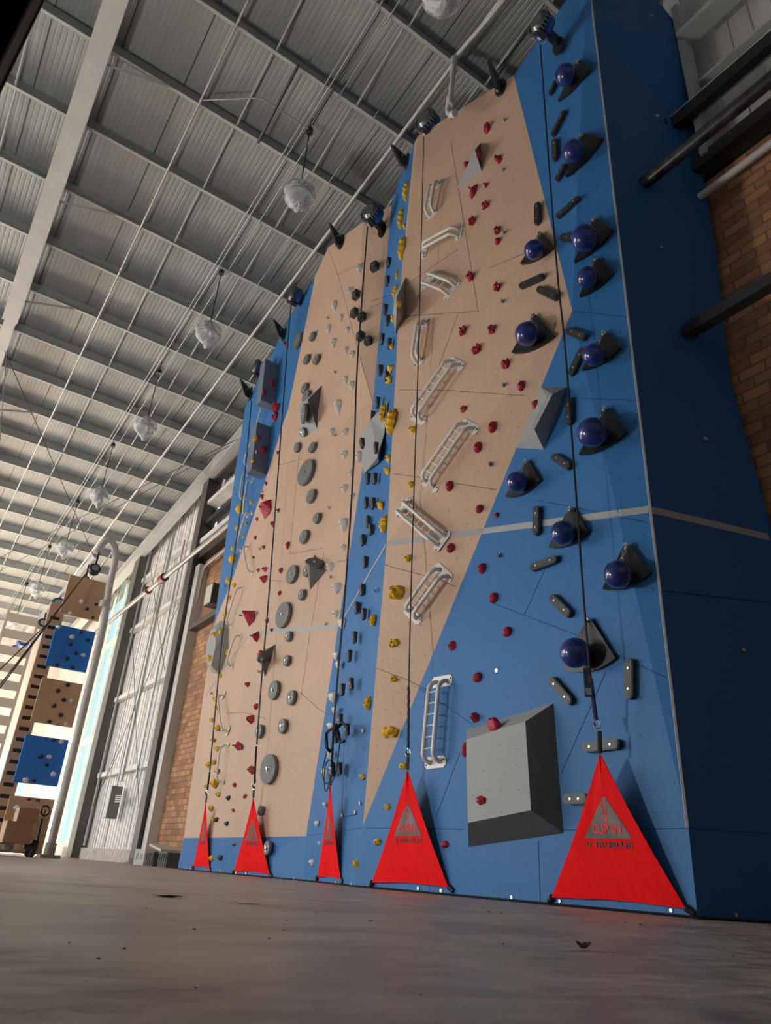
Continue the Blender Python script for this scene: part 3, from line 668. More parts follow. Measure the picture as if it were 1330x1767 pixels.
def hold(kind, x, y, wpx, hpx, m, name='climbing_hold', label='', cat='climbing hold', grp=None, depth=0.6, rot=0, bolt=True, prot=0):
    h, n = WH(x, y); d = Vector(ray(x, y))
    wm, hm = msize(h, n, wpx, hpx); s = hm
    wm = min(max(wm * (0.6 if kind == 'wing' else 0.85), (0.3 if kind == 'wing' else 0.55) * s), 1.9 * s); dep = depth * min(wm, hm)
    # centre the visible body on the sighted point
    h = h + (d * (dep * 0.4 / d.dot(n)) - n * dep * 0.4)
    M = frame(h, n) @ Matrix.Rotation(rot, 4, 'Z')
    HOLD_ID[0] += 1
    bm = blob(kind, wm, hm, dep, HOLD_ID[0]); o = link(name, bm, m, smooth=(kind != 'facet')); o.matrix_world = M
    tag(o, label, cat, grp)
    if bolt:
        q = bmesh.new(); bmesh.ops.create_cone(q, cap_ends=True, segments=8, radius1=min(.012, wm * .12), radius2=min(.012, wm * .12), depth=dep * .3, matrix=Matrix.Translation((0, 0, dep * .93)))
        link('bolt', q, BLACKM, o)
    return o
def batch(rows, m, color, where, grp, kindmap=None, default='jug', depth=0.6, name='climbing_hold', noun='hold'):
    rows = sorted(rows, key=lambda r: -r[1]); n = len(rows)
    adj = dict(jug='rounded', oval='smooth oval', lump='knobbly', facet='angular', wing='finned wing-shaped', tear='teardrop', twin='wide lumpy', heart='heart-shaped')
    for i, r in enumerate(rows):
        x, y, w_, h_ = r[:4]; k = r[4] if len(r) > 4 else default; extra = r[5] if len(r) > 5 else ''
        big = 'small ' if h_ <= 9 else ('large ' if h_ >= 28 else '')
        pos = f'{ordw(i)} from bottom {where}' if i < n / 2 else f'{ordw(n - 1 - i)} from top {where}'
        pr = r[6] if len(r) > 6 else depth
        hold(k, x, y, w_, h_, m, name, f'{big}{adj[k]} {color} {noun}{extra}, {pos}', 'climbing hold', grp, depth=pr, rot=random.uniform(-.3, .3) if k in ('jug', 'lump', 'facet') else 0)

# ---- grey volumes (built first so their faces can be read from real corners)
VOLP = []
def volume(name, base, tops, faces, m, label, dark=()):
    """base: photo corners on the wall; tops: (x,y,prot)"""
    P = [WH(*b)[0] for b in base] + [WH(t[0], t[1], t[2])[0] for t in tops]
    c = sum(P, Vector()) / len(P); bm = bmesh.new(); vs = [bm.verts.new(p - c) for p in P]
    for f in faces: bm.faces.new([vs[i] for i in f])
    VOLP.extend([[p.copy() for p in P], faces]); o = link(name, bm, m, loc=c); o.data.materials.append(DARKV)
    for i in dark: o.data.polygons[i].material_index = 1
    tag(o, label, 'climbing volume', 'grey volumes'); return o
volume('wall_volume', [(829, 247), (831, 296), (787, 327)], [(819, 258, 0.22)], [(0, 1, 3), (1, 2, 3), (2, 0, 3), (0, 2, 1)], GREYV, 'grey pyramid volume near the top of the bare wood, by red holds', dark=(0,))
volume('wall_volume', [(700, 478), (699, 545), (682, 577), (677, 545), (681, 507)], [(684, 512, .12), (684, 539, .18)], [(0, 1, 6, 5), (1, 2, 6), (2, 3, 6), (3, 4, 5, 6), (4, 0, 5), (0, 4, 3, 2, 1)], GREYV, 'small grey wedge volume on the upper blue strip beside the white rung racks')
volume('wall_volume', [(669, 692), (663, 747), (654, 797), (627, 818), (621, 752)], [(640, 724, .06), (651, 790, .10)], [(0, 1, 6, 5), (1, 2, 6), (2, 3, 6), (3, 4, 5, 6), (4, 0, 5), (0, 4, 3, 2, 1)], GREYV, 'kite-shaped grey volume straddling wood and the blue strip')
volume('wall_volume', [(932, 667), (977, 668), (938, 776), (890, 773)], [(943, 685, .20), (953, 680, .2), (922, 741, .24), (916, 740, .24)], [(0, 1, 5, 4), (1, 2, 6, 5), (2, 3, 7, 6), (3, 0, 4, 7), (4, 5, 6, 7), (0, 3, 2, 1)], GREYV, 'grey roof-shaped volume on the wood and blue boundary, right of the red holds')
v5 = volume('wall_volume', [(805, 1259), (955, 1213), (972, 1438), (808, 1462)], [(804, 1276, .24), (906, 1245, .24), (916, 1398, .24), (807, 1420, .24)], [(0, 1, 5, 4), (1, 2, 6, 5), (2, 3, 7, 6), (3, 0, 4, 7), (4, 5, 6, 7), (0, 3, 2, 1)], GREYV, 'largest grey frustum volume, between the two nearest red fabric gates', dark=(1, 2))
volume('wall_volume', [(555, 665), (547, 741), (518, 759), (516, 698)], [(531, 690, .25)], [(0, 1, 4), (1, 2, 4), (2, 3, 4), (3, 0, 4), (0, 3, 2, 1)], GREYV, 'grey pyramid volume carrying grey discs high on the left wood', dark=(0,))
volume('wall_volume', [(543, 957), (563, 985), (535, 1018), (528, 975)], [(534, 980, .24)], [(0, 1, 4), (1, 2, 4), (2, 3, 4), (3, 0, 4), (0, 3, 2, 1)], DISC, 'dark grey pyramid volume midway up the left wood')
volume('wall_volume', [(475, 1112), (457, 1168), (443, 1128)], [(448, 1130, .25)], [(0, 1, 3), (1, 2, 3), (2, 0, 3), (0, 2, 1)], DISC, 'dark grey pyramid volume behind the strap above the second gate')
volume('wall_volume', [(379, 1071), (394, 1072), (394, 1121), (379, 1165), (365, 1160), (355, 1142), (356, 1112), (364, 1086)], [(373, 1086, .22), (371, 1120, .26), (364, 1148, .24)], [(0, 1, 8), (1, 2, 9, 8), (2, 3, 10, 9), (3, 4, 10), (4, 5, 10), (5, 6, 9, 10), (6, 7, 8, 9), (7, 0, 8), (0, 7, 6, 5, 4, 3, 2, 1)], GREYV, 'many-sided grey volume at the left edge of the wall')
def boxvol(tr, br_, wpx, prot, label):
    a, n = WH(*tr); b, _ = WH(*br_); n = Vector((-1, 0, 0)); up = (a - b); side = Vector((0, 1, 0)) * wpx
    P = [a, b, b + side, a + side]; Q = [p + n * prot for p in P]; c = (a + b) / 2; bm = bmesh.new(); vs = [bm.verts.new(p - c) for p in P + Q]
    for f in ((0, 1, 2, 3), (4, 5, 6, 7), (0, 1, 5, 4), (1, 2, 6, 5), (2, 3, 7, 6), (3, 0, 4, 7)): bm.faces.new([vs[i] for i in f])
    bmesh.ops.bevel(bm, geom=bm.edges[:], offset=.008, segments=1, affect='EDGES')
    VOLP.extend([[p + c for p in []] + P + Q, [(0, 1, 2, 3), (4, 5, 6, 7), (0, 1, 5, 4), (1, 2, 6, 5), (2, 3, 7, 6), (3, 0, 4, 7)]])
    tag(link('box_volume', bm, SLATE, loc=c), label, 'climbing volume', 'slate box volumes')
boxvol((481, 629), (474, 700), 0.28, 0.36, 'upper slate grey box volume on the far left blue panel')
boxvol((468, 737), (459, 819), 0.28, 0.36, 'lower slate grey box volume on the far left blue panel')

bv2, bf2 = list(bv), list(bf)
for P, F in zip(VOLP[::2], VOLP[1::2]):
    i0 = len(bv2); bv2 += P
    for f in F:
        for j in range(1, len(f) - 1): bf2.append((i0 + f[0], i0 + f[j], i0 + f[j + 1]))
BV_WALL = BV; BV_ALL = BVHTree.FromPolygons(bv2, bf2, epsilon=0.0)
BV = BV_ALL
red_r = [(839, 221, 16, 15, 'jug'), (858, 272, 20, 20, 'facet'), (826, 267, 10, 13), (804, 284, 10, 11), (814, 328, 19, 23, 'facet'), (837, 319, 12, 10, 'facet'), (836, 353, 16, 14, 'lump'),
 (814, 381, 17, 16, 'lump'), (856, 398, 16, 14, 'lump'), (858, 415, 14, 10, 'oval'), (810, 477, 18, 17, 'lump'), (857, 494, 17, 16, 'lump'), (797, 569, 18, 17, 'lump'), (846, 569, 17, 16, 'lump'), (821, 602, 18, 18, 'lump'),
 (872, 627, 19, 15, 'lump'), (898, 665, 16, 17, 'oval'), (798.5, 706, 14, 9, 'jug'), (848, 736, 18, 19, 'oval'), (922, 697, 10, 14, 'oval'), (823, 771, 17, 18, 'oval'), (774, 838, 16, 18, 'oval'), (825.6, 877.5, 17, 14, 'oval'),
 (856, 889, 9, 9, 'jug'), (776, 945, 17, 16, 'oval'), (830, 980, 16, 17, 'oval'), (850, 1031, 18, 17, 'oval'), (873.6, 1089.5, 19, 17, 'oval'), (778, 1114, 19, 20, 'facet', '', .45), (822, 1168, 18, 17, 'oval'),
 (817, 1238, 19, 23, 'facet'), (851, 1250, 24, 15, 'jug', ' on the big volume rim', .9), (801, 1293, 12, 26, 'oval', ' behind the big volume'), (766, 1457, 16, 13, 'oval')]
batch(red_r, RED, 'crimson', 'right of the racks', 'crimson holds right bay')
# the one riding on the big volume's face
h5 = hold('jug', 828, 1381, 18, 15, RED, 'climbing_hold', 'crimson hold bolted to the flat face of the big grey volume', 'climbing hold', 'crimson holds right bay')
red_l = [(469.5, 661, 12, 10), (456, 676, 6, 10), (475.6, 703, 13, 16, 'twin'), (474, 718, 11, 14, 'lump'), (454.6, 775, 11, 14, 'oval'), (479, 781, 4, 6), (458.6, 834.5, 4, 6), (451, 857.5, 6, 12, 'facet'), (457, 877, 20, 37, 'facet', '', .5),
 (479, 881, 6, 10, 'facet'), (443, 896, 4, 6), (470, 904, 7, 12, 'facet'), (440, 928, 4, 7), (454, 944, 4, 6), (496, 940.5, 6, 13, 'oval'), (437, 962, 4, 5), (456, 982, 11, 11, 'facet'), (445, 984, 5, 6), (484, 984, 6, 9, 'oval'), (454, 999, 12, 16, 'facet'),
 (482, 1023, 5, 8, 'oval'), (425.6, 1064, 22, 32, 'facet', '', .6), (460, 1071, 5, 10, 'oval'), (468, 1087, 5, 8, 'facet'), (438.6, 1098, 15, 21, 'facet'), (449, 1126, 9, 8), (426, 1180.5, 8, 12, 'facet'), (441, 1219, 6, 11, 'oval'), (431, 1241, 12, 19, 'facet'), (408, 1287, 16, 20, 'facet'),
 (432, 1328, 17, 18, 'facet'), (404, 1354.5, 5, 8), (422, 1374, 7, 7), (402, 1398.5, 6, 6), (403, 1458, 6, 7, 'facet'), (491, 594, 6, 10)]
batch(red_l, RED, 'crimson', 'on the left bay', 'crimson holds left bay')
yel_r = [(700, 329, 16, 32, 'wing'), (691, 377, 17, 34, 'wing'), (697, 391, 5, 9), (692.5, 428, 17, 38, 'wing'), (684.6, 474, 8, 17, 'wing'), (681, 503, 15, 22, 'wing'), (689, 525, 12, 10, 'jug', ' on the small grey wedge'), (677, 550, 6, 12), (674.5, 598, 8, 8), (672, 636, 12, 10), (670, 657, 14, 11, 'lump'),
 (659, 711, 14, 30, 'wing'), (673, 727, 22, 42, 'wing'), (710.5, 741, 13, 12), (669, 791, 8, 13), (668, 813, 9, 13), (708, 836, 11, 11), (656, 872, 8, 15), (661, 904, 15, 30, 'wing'), (702.6, 963, 14, 14, 'heart'), (682, 1022, 29, 28, 'twin'), (642, 1070, 11, 20, 'wing'),
 (678, 1109, 21, 16, 'twin'), (678, 1171, 17, 14, 'lump'), (633, 1213, 11, 24, 'wing'), (671, 1263, 37, 21, 'twin'), (694, 1322, 13, 12), (624, 1341, 7, 11), (667, 1392, 12, 11), (650, 1453, 13, 12), (612, 1491, 8, 14)]
batch(yel_r, YEL, 'mustard yellow', 'near the blue strip', 'yellow holds right strip')
yel_l = [(441, 757, 7, 12), (433, 812, 9, 17), (435, 795, 4, 6), (413, 877, 13, 15, 'oval', ''), (420.5, 857, 6, 8), (433, 867, 5, 7), (408, 911, 6, 7), (400, 947, 6, 7), (401, 964, 11, 17, 'oval'), (409, 934, 4, 6), (419, 926, 4, 6), (424.5, 903.6, 4, 6), (394, 1002, 9, 11), (403, 1010, 7, 8), (396, 1031, 4, 8),
 (389.5, 1062, 8, 12), (381.5, 1088, 9, 11, 'jug', ' on the grey volume'), (368, 1096, 6, 10, 'jug', ' on the grey volume'), (393, 1125, 8, 10), (361, 1136, 7, 11, 'jug', ' on the grey volume'), (379, 1166.6, 9, 8), (371, 1206, 7, 11), (372, 1221, 5, 8), (365, 1242.6, 7, 8), (374, 1256, 6, 10), (366, 1277, 5, 8), (373, 1292, 8, 9),
 (367, 1315, 6, 8), (358, 1319.5, 6, 9), (373, 1331, 7, 9), (368, 1352, 9, 15), (354, 1357, 4, 6), (375, 1371, 10, 8), (363, 1395, 7, 10), (367, 1416, 5, 9), (364, 1481.5, 5, 11)]
batch(yel_l, YEL, 'mustard yellow', 'by the leftmost strap', 'yellow holds left bay')
wht = [(619, 463, 13, 15), (603, 503, 13, 12), (576, 528, 11, 19), (587, 549, 11, 13), (566, 568, 10, 17), (598.5, 570, 11, 11), (575, 592, 10, 17), (596, 605, 10, 13), (607, 612, 11, 12), (595, 656, 10, 14), (606, 665, 12, 14), (581.6, 702, 13, 26), (571, 746, 10, 13), (594, 746, 12, 12), (593, 785, 11, 14), (618, 788, 14, 20),
 (604, 816, 8, 14), (593, 843, 11, 14), (607.5, 856, 9, 11), (591, 906, 15, 24), (592, 945, 9, 12), (568, 979, 13, 16), (579, 1015, 16, 20), (578, 1060, 11, 13), (589, 1077, 12, 18), (578, 1132, 10, 13), (583, 1148, 10, 14), (572, 1204, 9, 18), (576, 1226, 9, 12), (568, 1253, 11, 13), (568, 1303, 9, 16), (560, 1335, 8, 18),
 (559, 1389, 5, 10), (545.5, 1422, 7, 12), (550, 1456, 4, 8), (537, 1489, 8, 13), (442, 780, 4, 6)]
batch(wht, WHT, 'white', 'left of the blocks', 'white holds', default='tear', depth=.5)
batch([(393, 1376.6, 8, 9), (372, 1414, 8, 9), (390, 1421, 8, 9), (379, 1480, 9, 11)], BLKH, 'black', 'near the leftmost gates', 'black heart holds', default='heart')

# ---- dark rectangular blocks
def blockhold(x, y, wpx, hpx, label, rot=0, grp='dark blocks', cube=False):
    h, n = WH(x, y); wm, hm = msize(h, n, wpx, hpx); wm = hm * .62 if not cube else hm * .8; d = hm * .42 if not cube else hm * .6
    r = Vector(ray(x, y)); h = h + (r * (d * .5 / r.dot(n)) - n * d * .5)
    bm = bmesh.new(); box(bm, (0, 0, d / 2), (wm, hm, d))
    if not cube:
        for v in bm.verts:
            if v.co.z > d * .5: v.co.z = d * (1.0 if v.co.y > 0 else .62)
    bmesh.ops.bevel(bm, geom=bm.edges[:], offset=hm * .03, segments=1, affect='EDGES')
    o = link('block_hold', bm, BLOCK); o.matrix_world = frame(h, n) @ Matrix.Rotation(rot, 4, 'Z'); tag(o, label, 'climbing hold', grp)
    q = bmesh.new(); bmesh.ops.create_cone(q, cap_ends=True, segments=8, radius1=.012, radius2=.012, depth=.01, matrix=Matrix.Translation((0, 0, d * (.83 if not cube else 1)))); link('bolt', q, STEEL, o)
bl = [(670, 453), (668, 485), (664, 534), (668, 553), (659, 585), (671, 593), (655, 639), (666, 648), (651, 695), (642, 718, -.6), (624, 765, .3), (648, 773), (634, 826), (646, 826), (631, 868), (643, 869), (634, 900), (639, 914), (625, 932), (629, 970), (624, 1018), (615, 1049), (627, 1060), (611, 1100), (602, 1132), (605, 1180), (590, 1190), (586, 1242), (598, 1259), (578, 1272), (585, 1326), (573, 1330)]
bl = sorted(bl, key=lambda r: -r[1])
for i, b in enumerate(bl):
    blockhold(b[0], b[1], 10, 12 + (b[1] - 400) * .009, f'dark rectangular block on the blue strip, {ordw(i)} block from the bottom', b[2] if len(b) > 2 else 0)
cb = sorted([(646, 460), (614, 509), (611, 540), (624, 547), (621, 580), (635, 588)], key=lambda r: -r[1])
for i, b in enumerate(cb): blockhold(b[0], b[1], 11, 12, f'small dark cube on bare wood beside the third strap, {ordw(i)} from below', 0, 'dark cubes', True)

# ---- grey discs
def disc(x, y, hpx, label, prot=0, thick=.22, grp='grey discs', rad=None):
    h, n = WH(x, y); wm, hm = msize(h, n, 1, hpx); r = hm / 2; t = min(max(thick * r, .05), .11)
    h, n = WH(x, y, prot + t)
    h = h - n * t
    o = empty('disc_hold', label, 'climbing hold', frame(h, n), grp)
    bm = bmesh.new(); bmesh.ops.create_cone(bm, cap_ends=True, segments=40, radius1=r, radius2=r, depth=t, matrix=Matrix.Translation((0, 0, t / 2 + .02)))
    bmesh.ops.bevel(bm, geom=[e for e in bm.edges if abs(e.verts[0].co.z - e.verts[1].co.z) < 1e-4 and e.verts[0].co.z > t * .6], offset=.01, segments=2, affect='EDGES')
    link('disc', bm, DISC, o, True)
    bm = bmesh.new(); bmesh.ops.create_cone(bm, cap_ends=True, segments=24, radius1=r * .45, radius2=r * .45, depth=.03, matrix=Matrix.Translation((0, 0, .01))); link('spacer', bm, BLACKM, o)
    bm = bmesh.new(); bmesh.ops.create_cone(bm, cap_ends=True, segments=12, radius1=.028, radius2=.02, depth=.02, matrix=Matrix.Translation((0, 0, t + .028)))
    for k in range(3):
        a = k * 2.1 + .4; bmesh.ops.create_cone(bm, cap_ends=True, segments=8, radius1=.008, radius2=.008, depth=.008, matrix=Matrix.Translation((math.cos(a) * .05, math.sin(a) * .05, t + .022)))
    link('bolt', bm, STEEL, o)
dl = [(538, 580.5, 14), (528, 620, 15), (545, 620, 16), (525, 670, 17), (524, 714, 30), (522, 746, 16), (512, 772, 16), (538, 772, 17), (527, 815, 42), (536, 856, 23), (546, 894, 18), (524, 926, 23), (503, 991, 31), (520, 1026, 19), (488, 1061, 44), (497, 1098, 18), (494, 1140, 19), (472, 1191, 33), (502, 1204, 26), (487, 1253, 26), (447, 1262, 24), (463, 1327, 52), (449, 1399, 17), (461, 1463, 24), (513, 588, 24)]
dl = sorted(dl, key=lambda r: -r[1])
for i, b in enumerate(dl):
    sz = 'large' if b[2] > 38 else ('medium' if b[2] > 22 else 'small')
    disc(b[0], b[1], b[2], f'{sz} round grey disc hold, {ordw(i)} disc from the bottom', b[3] if len(b) > 3 else 0)
disc(542, 971, 14, 'dark disc bolted on the right flank of the midway pyramid volume'); disc(529, 985, 20, 'dark disc on the left flank of the midway pyramid volume')
disc(450, 1137, 14, 'dark disc on the pyramid volume behind the second strap'); disc(528, 684, 20, 'edge-on dark disc at the tip of the upper pyramid volume')

BV = BV_WALL
# ---- black bar holds
def bar(a, b, wpx, label, prot=0.05):
    pa, n = WH(*a, prot); pb, _ = WH(*b, prot); L = (pb - pa).length; c = (pa + pb) / 2; d = (pb - pa).normalized()
    n = (n - d * n.dot(d)).normalized(); h = c - n * prot
    M = Matrix((d, n.cross(d), n)).transposed().to_4x4(); M.translation = h
    r = 0.045; o = empty('bar_hold', label, 'climbing hold', M, 'black bar holds')
    poly = []
    Lh = L / 2 - r * .2
    for k in range(9): a_ = -math.pi / 2 + math.pi * k / 8; poly.append((Lh - r * .6 + r * math.cos(a_), r * math.sin(a_)))
    for k in range(9): a_ = math.pi / 2 + math.pi * k / 8; poly.append((-Lh + r * .6 + r * math.cos(a_), r * math.sin(a_)))
    bm = bmesh.new(); prism(bm, poly, 0.0, .062)
    bmesh.ops.bevel(bm, geom=[e for e in bm.edges if all(v.co.z > .06 for v in e.verts)], offset=.008, segments=2, affect='EDGES')
    link('bar', bm, BLKBAR, o, True)
    for s in (-1, 1):
        q = bmesh.new(); bmesh.ops.create_cone(q, cap_ends=True, segments=12, radius1=.011, radius2=.011, depth=.006, matrix=Matrix.Translation((s * (Lh - .075), 0, .064))); link('bolt', q, STEEL, o)
        q = bmesh.new(); bmesh.ops.create_cone(q, cap_ends=True, segments=12, radius1=.012, radius2=.012, depth=.003, matrix=Matrix.Translation((s * (Lh - .02), 0, .0635))); link('bolt_hole', q, BLACKM, o)
bars = [((958, 139), (947.5, 162)), ((973, 190), (952, 233)), ((955.5, 241), (957, 275)), ((974.5, 282), (959, 310)), ((998, 340), (959.5, 374)), ((926, 350), (926, 384.5)), ((967, 408), (985, 410)), ((936.6, 475), (896, 493)), ((927.6, 497), (960, 512.5)),
 ((978, 569.5), (1009, 582)), ((1004.5, 601), (983.5, 646)), ((981, 687.5), (981, 731)), ((953, 786), (982, 805.5)), ((925, 874), (924, 922)), ((915, 980), (960, 963)), ((949, 1028.5), (982, 1061)), ((1084.6, 1137), (1084.6, 1205)), ((948, 1171), (983.6, 1212.5)), ((1005, 1290), (1067, 1283)), ((972, 1379), (1012, 1378))]
bars = sorted(bars, key=lambda q: -(q[0][1] + q[1][1]))
ori = lambda a, b: 'upright' if abs(a[0] - b[0]) < .25 * abs(a[1] - b[1]) else ('level' if abs(a[1] - b[1]) < .25 * abs(a[0] - b[0]) else 'slanting')
for i, (a, b) in enumerate(bars):
    bar(a, b, 12, f'{ori(a, b)} black bar hold by the blue balls, {ordw(i)} bar from the bottom')

# ---- hanging blue balls with black fan plates
balls = [(976, 129, 19, (1000, 108), (1021, 119), (965.5, 177)), (989, 261, 20, (1005, 236), (1040.6, 242), (978, 307)), (1008, 411, 24, (1027, 382), (1059, 400), (992.6, 454.7)), (921, 431, 17.5, (935, 406), (959, 428), (900.5, 457.6)),
 (1013, 479, 19, (1030.5, 450), (1061, 473), (1002, 514)), (909.5, 576, 22, (924, 547), (959, 581), (886, 610.6)), (1024, 612, 20, (1045, 577), (1073, 603), (1006, 640.6)), (1022, 746, 27, (1047, 707), (1084, 747), (1001.6, 786)),
 (891.5, 831, 19, (913, 797), (936, 830), (876, 859)), (971, 919.5, 22, (989, 879), (1020, 918), (950, 945.5)), (1066, 991, 25, (1084.6, 942.6), (1125.5, 990.6), (1042, 1018)), (992, 1126.5, 27, (1020, 1070), (1066.6, 1136.6), (974.5, 1154.7))]
balls = sorted(balls, key=lambda b: -b[1])
for i, (x, y, r, A, B, C_) in enumerate(balls):
    pa, n = WH(*A); pb = onplane(B, pa, n); pc = onplane(C_, pa, n); up = ((pa - (pb + pc) / 2)).normalized(); up = (up - n * up.dot(n)).normalized()
    M = frame(pa, n, up); Mi = M.inverted(); b2, c2 = Mi @ pb, Mi @ pc
    L = ((b2.xy.length) + (c2.xy.length)) / 2; ab = math.atan2(b2.y, b2.x); ac = math.atan2(c2.y, c2.x)
    if ac > ab: ac -= 2 * math.pi
    half = min(max((ab - ac) / 2, math.radians(26)), math.radians(40)); mid = (ab + ac) / 2
    o = empty('ball_hold', f'glossy blue ball hung on a black plate, {ordw(i)} ball from the bottom', 'climbing hold', M, 'hanging blue balls')
    poly = [(.04 * math.cos(k * math.pi / 6), -.03 + .04 * math.sin(k * math.pi / 6)) for k in range(12)]
    bc = Vector((c2.x - b2.x, c2.y - b2.y)); nb_ = Vector((bc.y, -bc.x)).normalized()
    if nb_.dot(Vector((b2.x + c2.x, b2.y + c2.y))) < 0: nb_ = -nb_
    for k in range(13):
        t = k / 12; poly.append((b2.x + bc.x * t + nb_.x * bc.length * .5 * t * (1 - t), b2.y + bc.y * t + nb_.y * bc.length * .5 * t * (1 - t)))
    q = bmesh.new(); hull(q, [(p[0], p[1], zz) for p in poly for zz in (0, .045)])
    link('fan_plate', q, BLKPL, o)
    hb_, nb = WH(x, y); md = (hb_ - Vector(CAM)).dot(Vector(-RM[:, 2])); rr = r * md / FPX * 0.955
    cpos, _ = WH(x, y, rr + .05); rr = r * (cpos - Vector(CAM)).dot(Vector(-RM[:, 2])) / FPX * .97; cpos, _ = WH(x, y, rr + .05)
    q = bmesh.new(); bmesh.ops.create_uvsphere(q, u_segments=40, v_segments=24, radius=rr, matrix=Matrix.Translation(Mi @ cpos)); link('ball', q, BALL, o, True)
    eye = Mi @ cpos; anchor = Vector((0, -.01, .07)); top = eye + (anchor - eye).normalized() * rr
    ch = bmesh.new()
    bmesh.ops.create_cone(ch, cap_ends=True, segments=12, radius1=.03, radius2=.02, depth=.03, matrix=Matrix.Translation(anchor + Vector((0, 0, -.01))))
    k_ = max(2, int((top - anchor).length / .05))
    for j in range(k_):
        p = anchor.lerp(top, (j + .5) / k_); dd = (top - anchor).normalized(); s1 = dd.cross(Vector((0, 0, 1))).normalized() if j % 2 else Vector((0, 0, 1))
        pts = [p + dd * .03 * math.cos(t) + s1 * .015 * math.sin(t) for t in [kk * math.pi / 4 for kk in range(9)]]; sweep(ch, pts, .005, 5)
    link('chain', ch, STEEL, o, True)

# ---- white rung racks and single white handles
def rack(p1a, p1b, p2a, p2b, nr, label, prot=.13):
    a1, n = WH(*p1a); b1, _ = WH(*p1b); a2, _ = WH(*p2a); b2, _ = WH(*p2b)
    c1, c2 = (a1 + b1) / 2, (a2 + b2) / 2; ax = (c2 - c1).normalized(); w1 = (b1 - a1); wv = (w1 - ax * w1.dot(ax)).normalized(); wl = min((b1 - a1).length, (b2 - a2).length)
    w1d = (b1 - a1).normalized(); w2d = (b2 - a2).normalized()
    if w2d.dot(w1d) < 0: w2d = -w2d
    M = frame(c1, n); Mi = M.inverted(); R3 = Mi.to_3x3()
    o = empty('rung_rack', label, 'climbing handle', M, 'white rung racks')
    for c, wd, sgn in ((c1, w1d, 1), (c2, w2d, -1)):
        q = bmesh.new(); t = (ax - wd * ax.dot(wd)).normalized(); Mp = Matrix((wd, n.cross(wd), n)).transposed().to_4x4(); Mp.translation = c
        box(q, (0, 0, .006), (wl, .13, .010)); bmesh.ops.bevel(q, geom=[e for e in q.edges if abs((e.verts[0].co - e.verts[1].co).z) > .005], offset=.025, segments=3, affect='EDGES')
        bmesh.ops.transform(q, matrix=Mi @ Mp, verts=q.verts[:]); link('end_plate', q, IVORY, o)
        for sx_ in (-1, 1):
            q = bmesh.new(); bmesh.ops.create_cone(q, cap_ends=True, segments=8, radius1=.011, radius2=.011, depth=.008, matrix=Mi @ Mp @ Matrix.Translation((sx_ * wl * .43, .02 * sx_, .014))); link('bolt', q, BLACKM, o)
    wm = (w1d + w2d).normalized(); rails = []
    for s in (-1, 1):
        A_ = c1 + w1d * wl * .24 * s; B_ = c2 + w2d * wl * .24 * s; e = (B_ - A_).normalized()
        pts = [A_ + n * .01, A_ + n * prot * .55 + e * .02, A_ + n * prot * .92 + e * .07, A_ + n * prot + e * .14, B_ + n * prot - e * .14, B_ + n * prot * .92 - e * .07, B_ + n * prot * .55 - e * .02, B_ + n * .01]
        q = bmesh.new(); sweep(q, [Mi @ p for p in smooth_path(pts, 3)], .026, 10); link('rail', q, IVORY, o, True); rails.append((A_ + n * prot + e * .14, B_ + n * prot - e * .14))
    for k in range(nr):
        t = k / (nr - 1); q = bmesh.new(); sweep(q, [Mi @ rails[0][0].lerp(rails[0][1], t), Mi @ rails[1][0].lerp(rails[1][1], t)], .008, 8); link('rung', q, IVORY, o, True)
racks = [((745, 327), (764, 313), (731, 380), (760, 361), 4), ((795, 388), (789, 419), (735, 424), (730, 446), 4), ((749, 470), (728, 502), (793, 485), (767, 518), 4), ((726, 562), (741, 554), (708, 634), (740, 616), 5),
 ((776, 622), (800, 635), (709, 716), (736, 730), 6), ((797, 729), (825, 745), (728, 827), (756, 846), 6), ((708, 860), (685, 892), (776, 916), (750, 951), 6), ((751, 976), (779, 1001), (699, 1048), (726, 1074), 5), ((746, 1179), (781, 1173), (733, 1318), (771, 1313), 6)]
rl = ['uprightish white rung rack, highest on the bare wood', 'near-level white rung rack, second highest on the wood', 'short white rung rack tilted down to the right, third highest', 'upright white rung rack, fourth highest', 'long white rung rack slanting up to the right, above the other slanting one', 'long white rung rack slanting up to the right, halfway up', 'white rung rack slanting down to the right, crossing the grey tape', 'white rung rack slanting just below the grey tape', 'upright white rung rack on the blue, lowest']
for q_, l_ in zip(racks, rl): rack(*q_, l_)
def handle(a, b, label, prot=.13):
    pa, n = WH(*a); pb, _ = WH(*b); M = frame(pa, n); Mi = M.inverted(); e = (pb - pa).normalized()
    o = empty('grab_handle', label, 'climbing handle', M, 'white grab handles')
    pts = [pa + n * .01, pa + n * prot * .6 + e * .02, pa + n * prot + e * .11, pb + n * prot - e * .11, pb + n * prot * .6 - e * .02, pb + n * .01]
    q = bmesh.new(); sweep(q, [Mi @ p for p in smooth_path(pts, 4)], .02, 10); link('grip', q, IVORY, o, True)
    s = n.cross(e).normalized()
    for p in (pa, pb):
        q = bmesh.new(); Mp = Matrix((s, n.cross(s), n)).transposed().to_4x4(); Mp.translation = p
        box(q, (0, 0, .006), (.20, .06, .01), Mi @ Mp); link('end_plate', q, IVORY, o)
hs = [((460, 703), (449, 745)), ((441, 764), (428, 804)), ((428, 818), (422, 863)), ((436, 829), (428, 890)), ((434, 886), (415, 950)), ((429, 944), (437, 988)), ((419, 1015), (399, 1080)), ((416, 1097), (400, 1149)), ((386, 1200), (394, 1262)), ((392, 1286), (384, 1350))]
for i, (a, b) in enumerate(hs): handle(a, b, f'white tubular grab handle on the left bay, {ordw(i)} from the top')

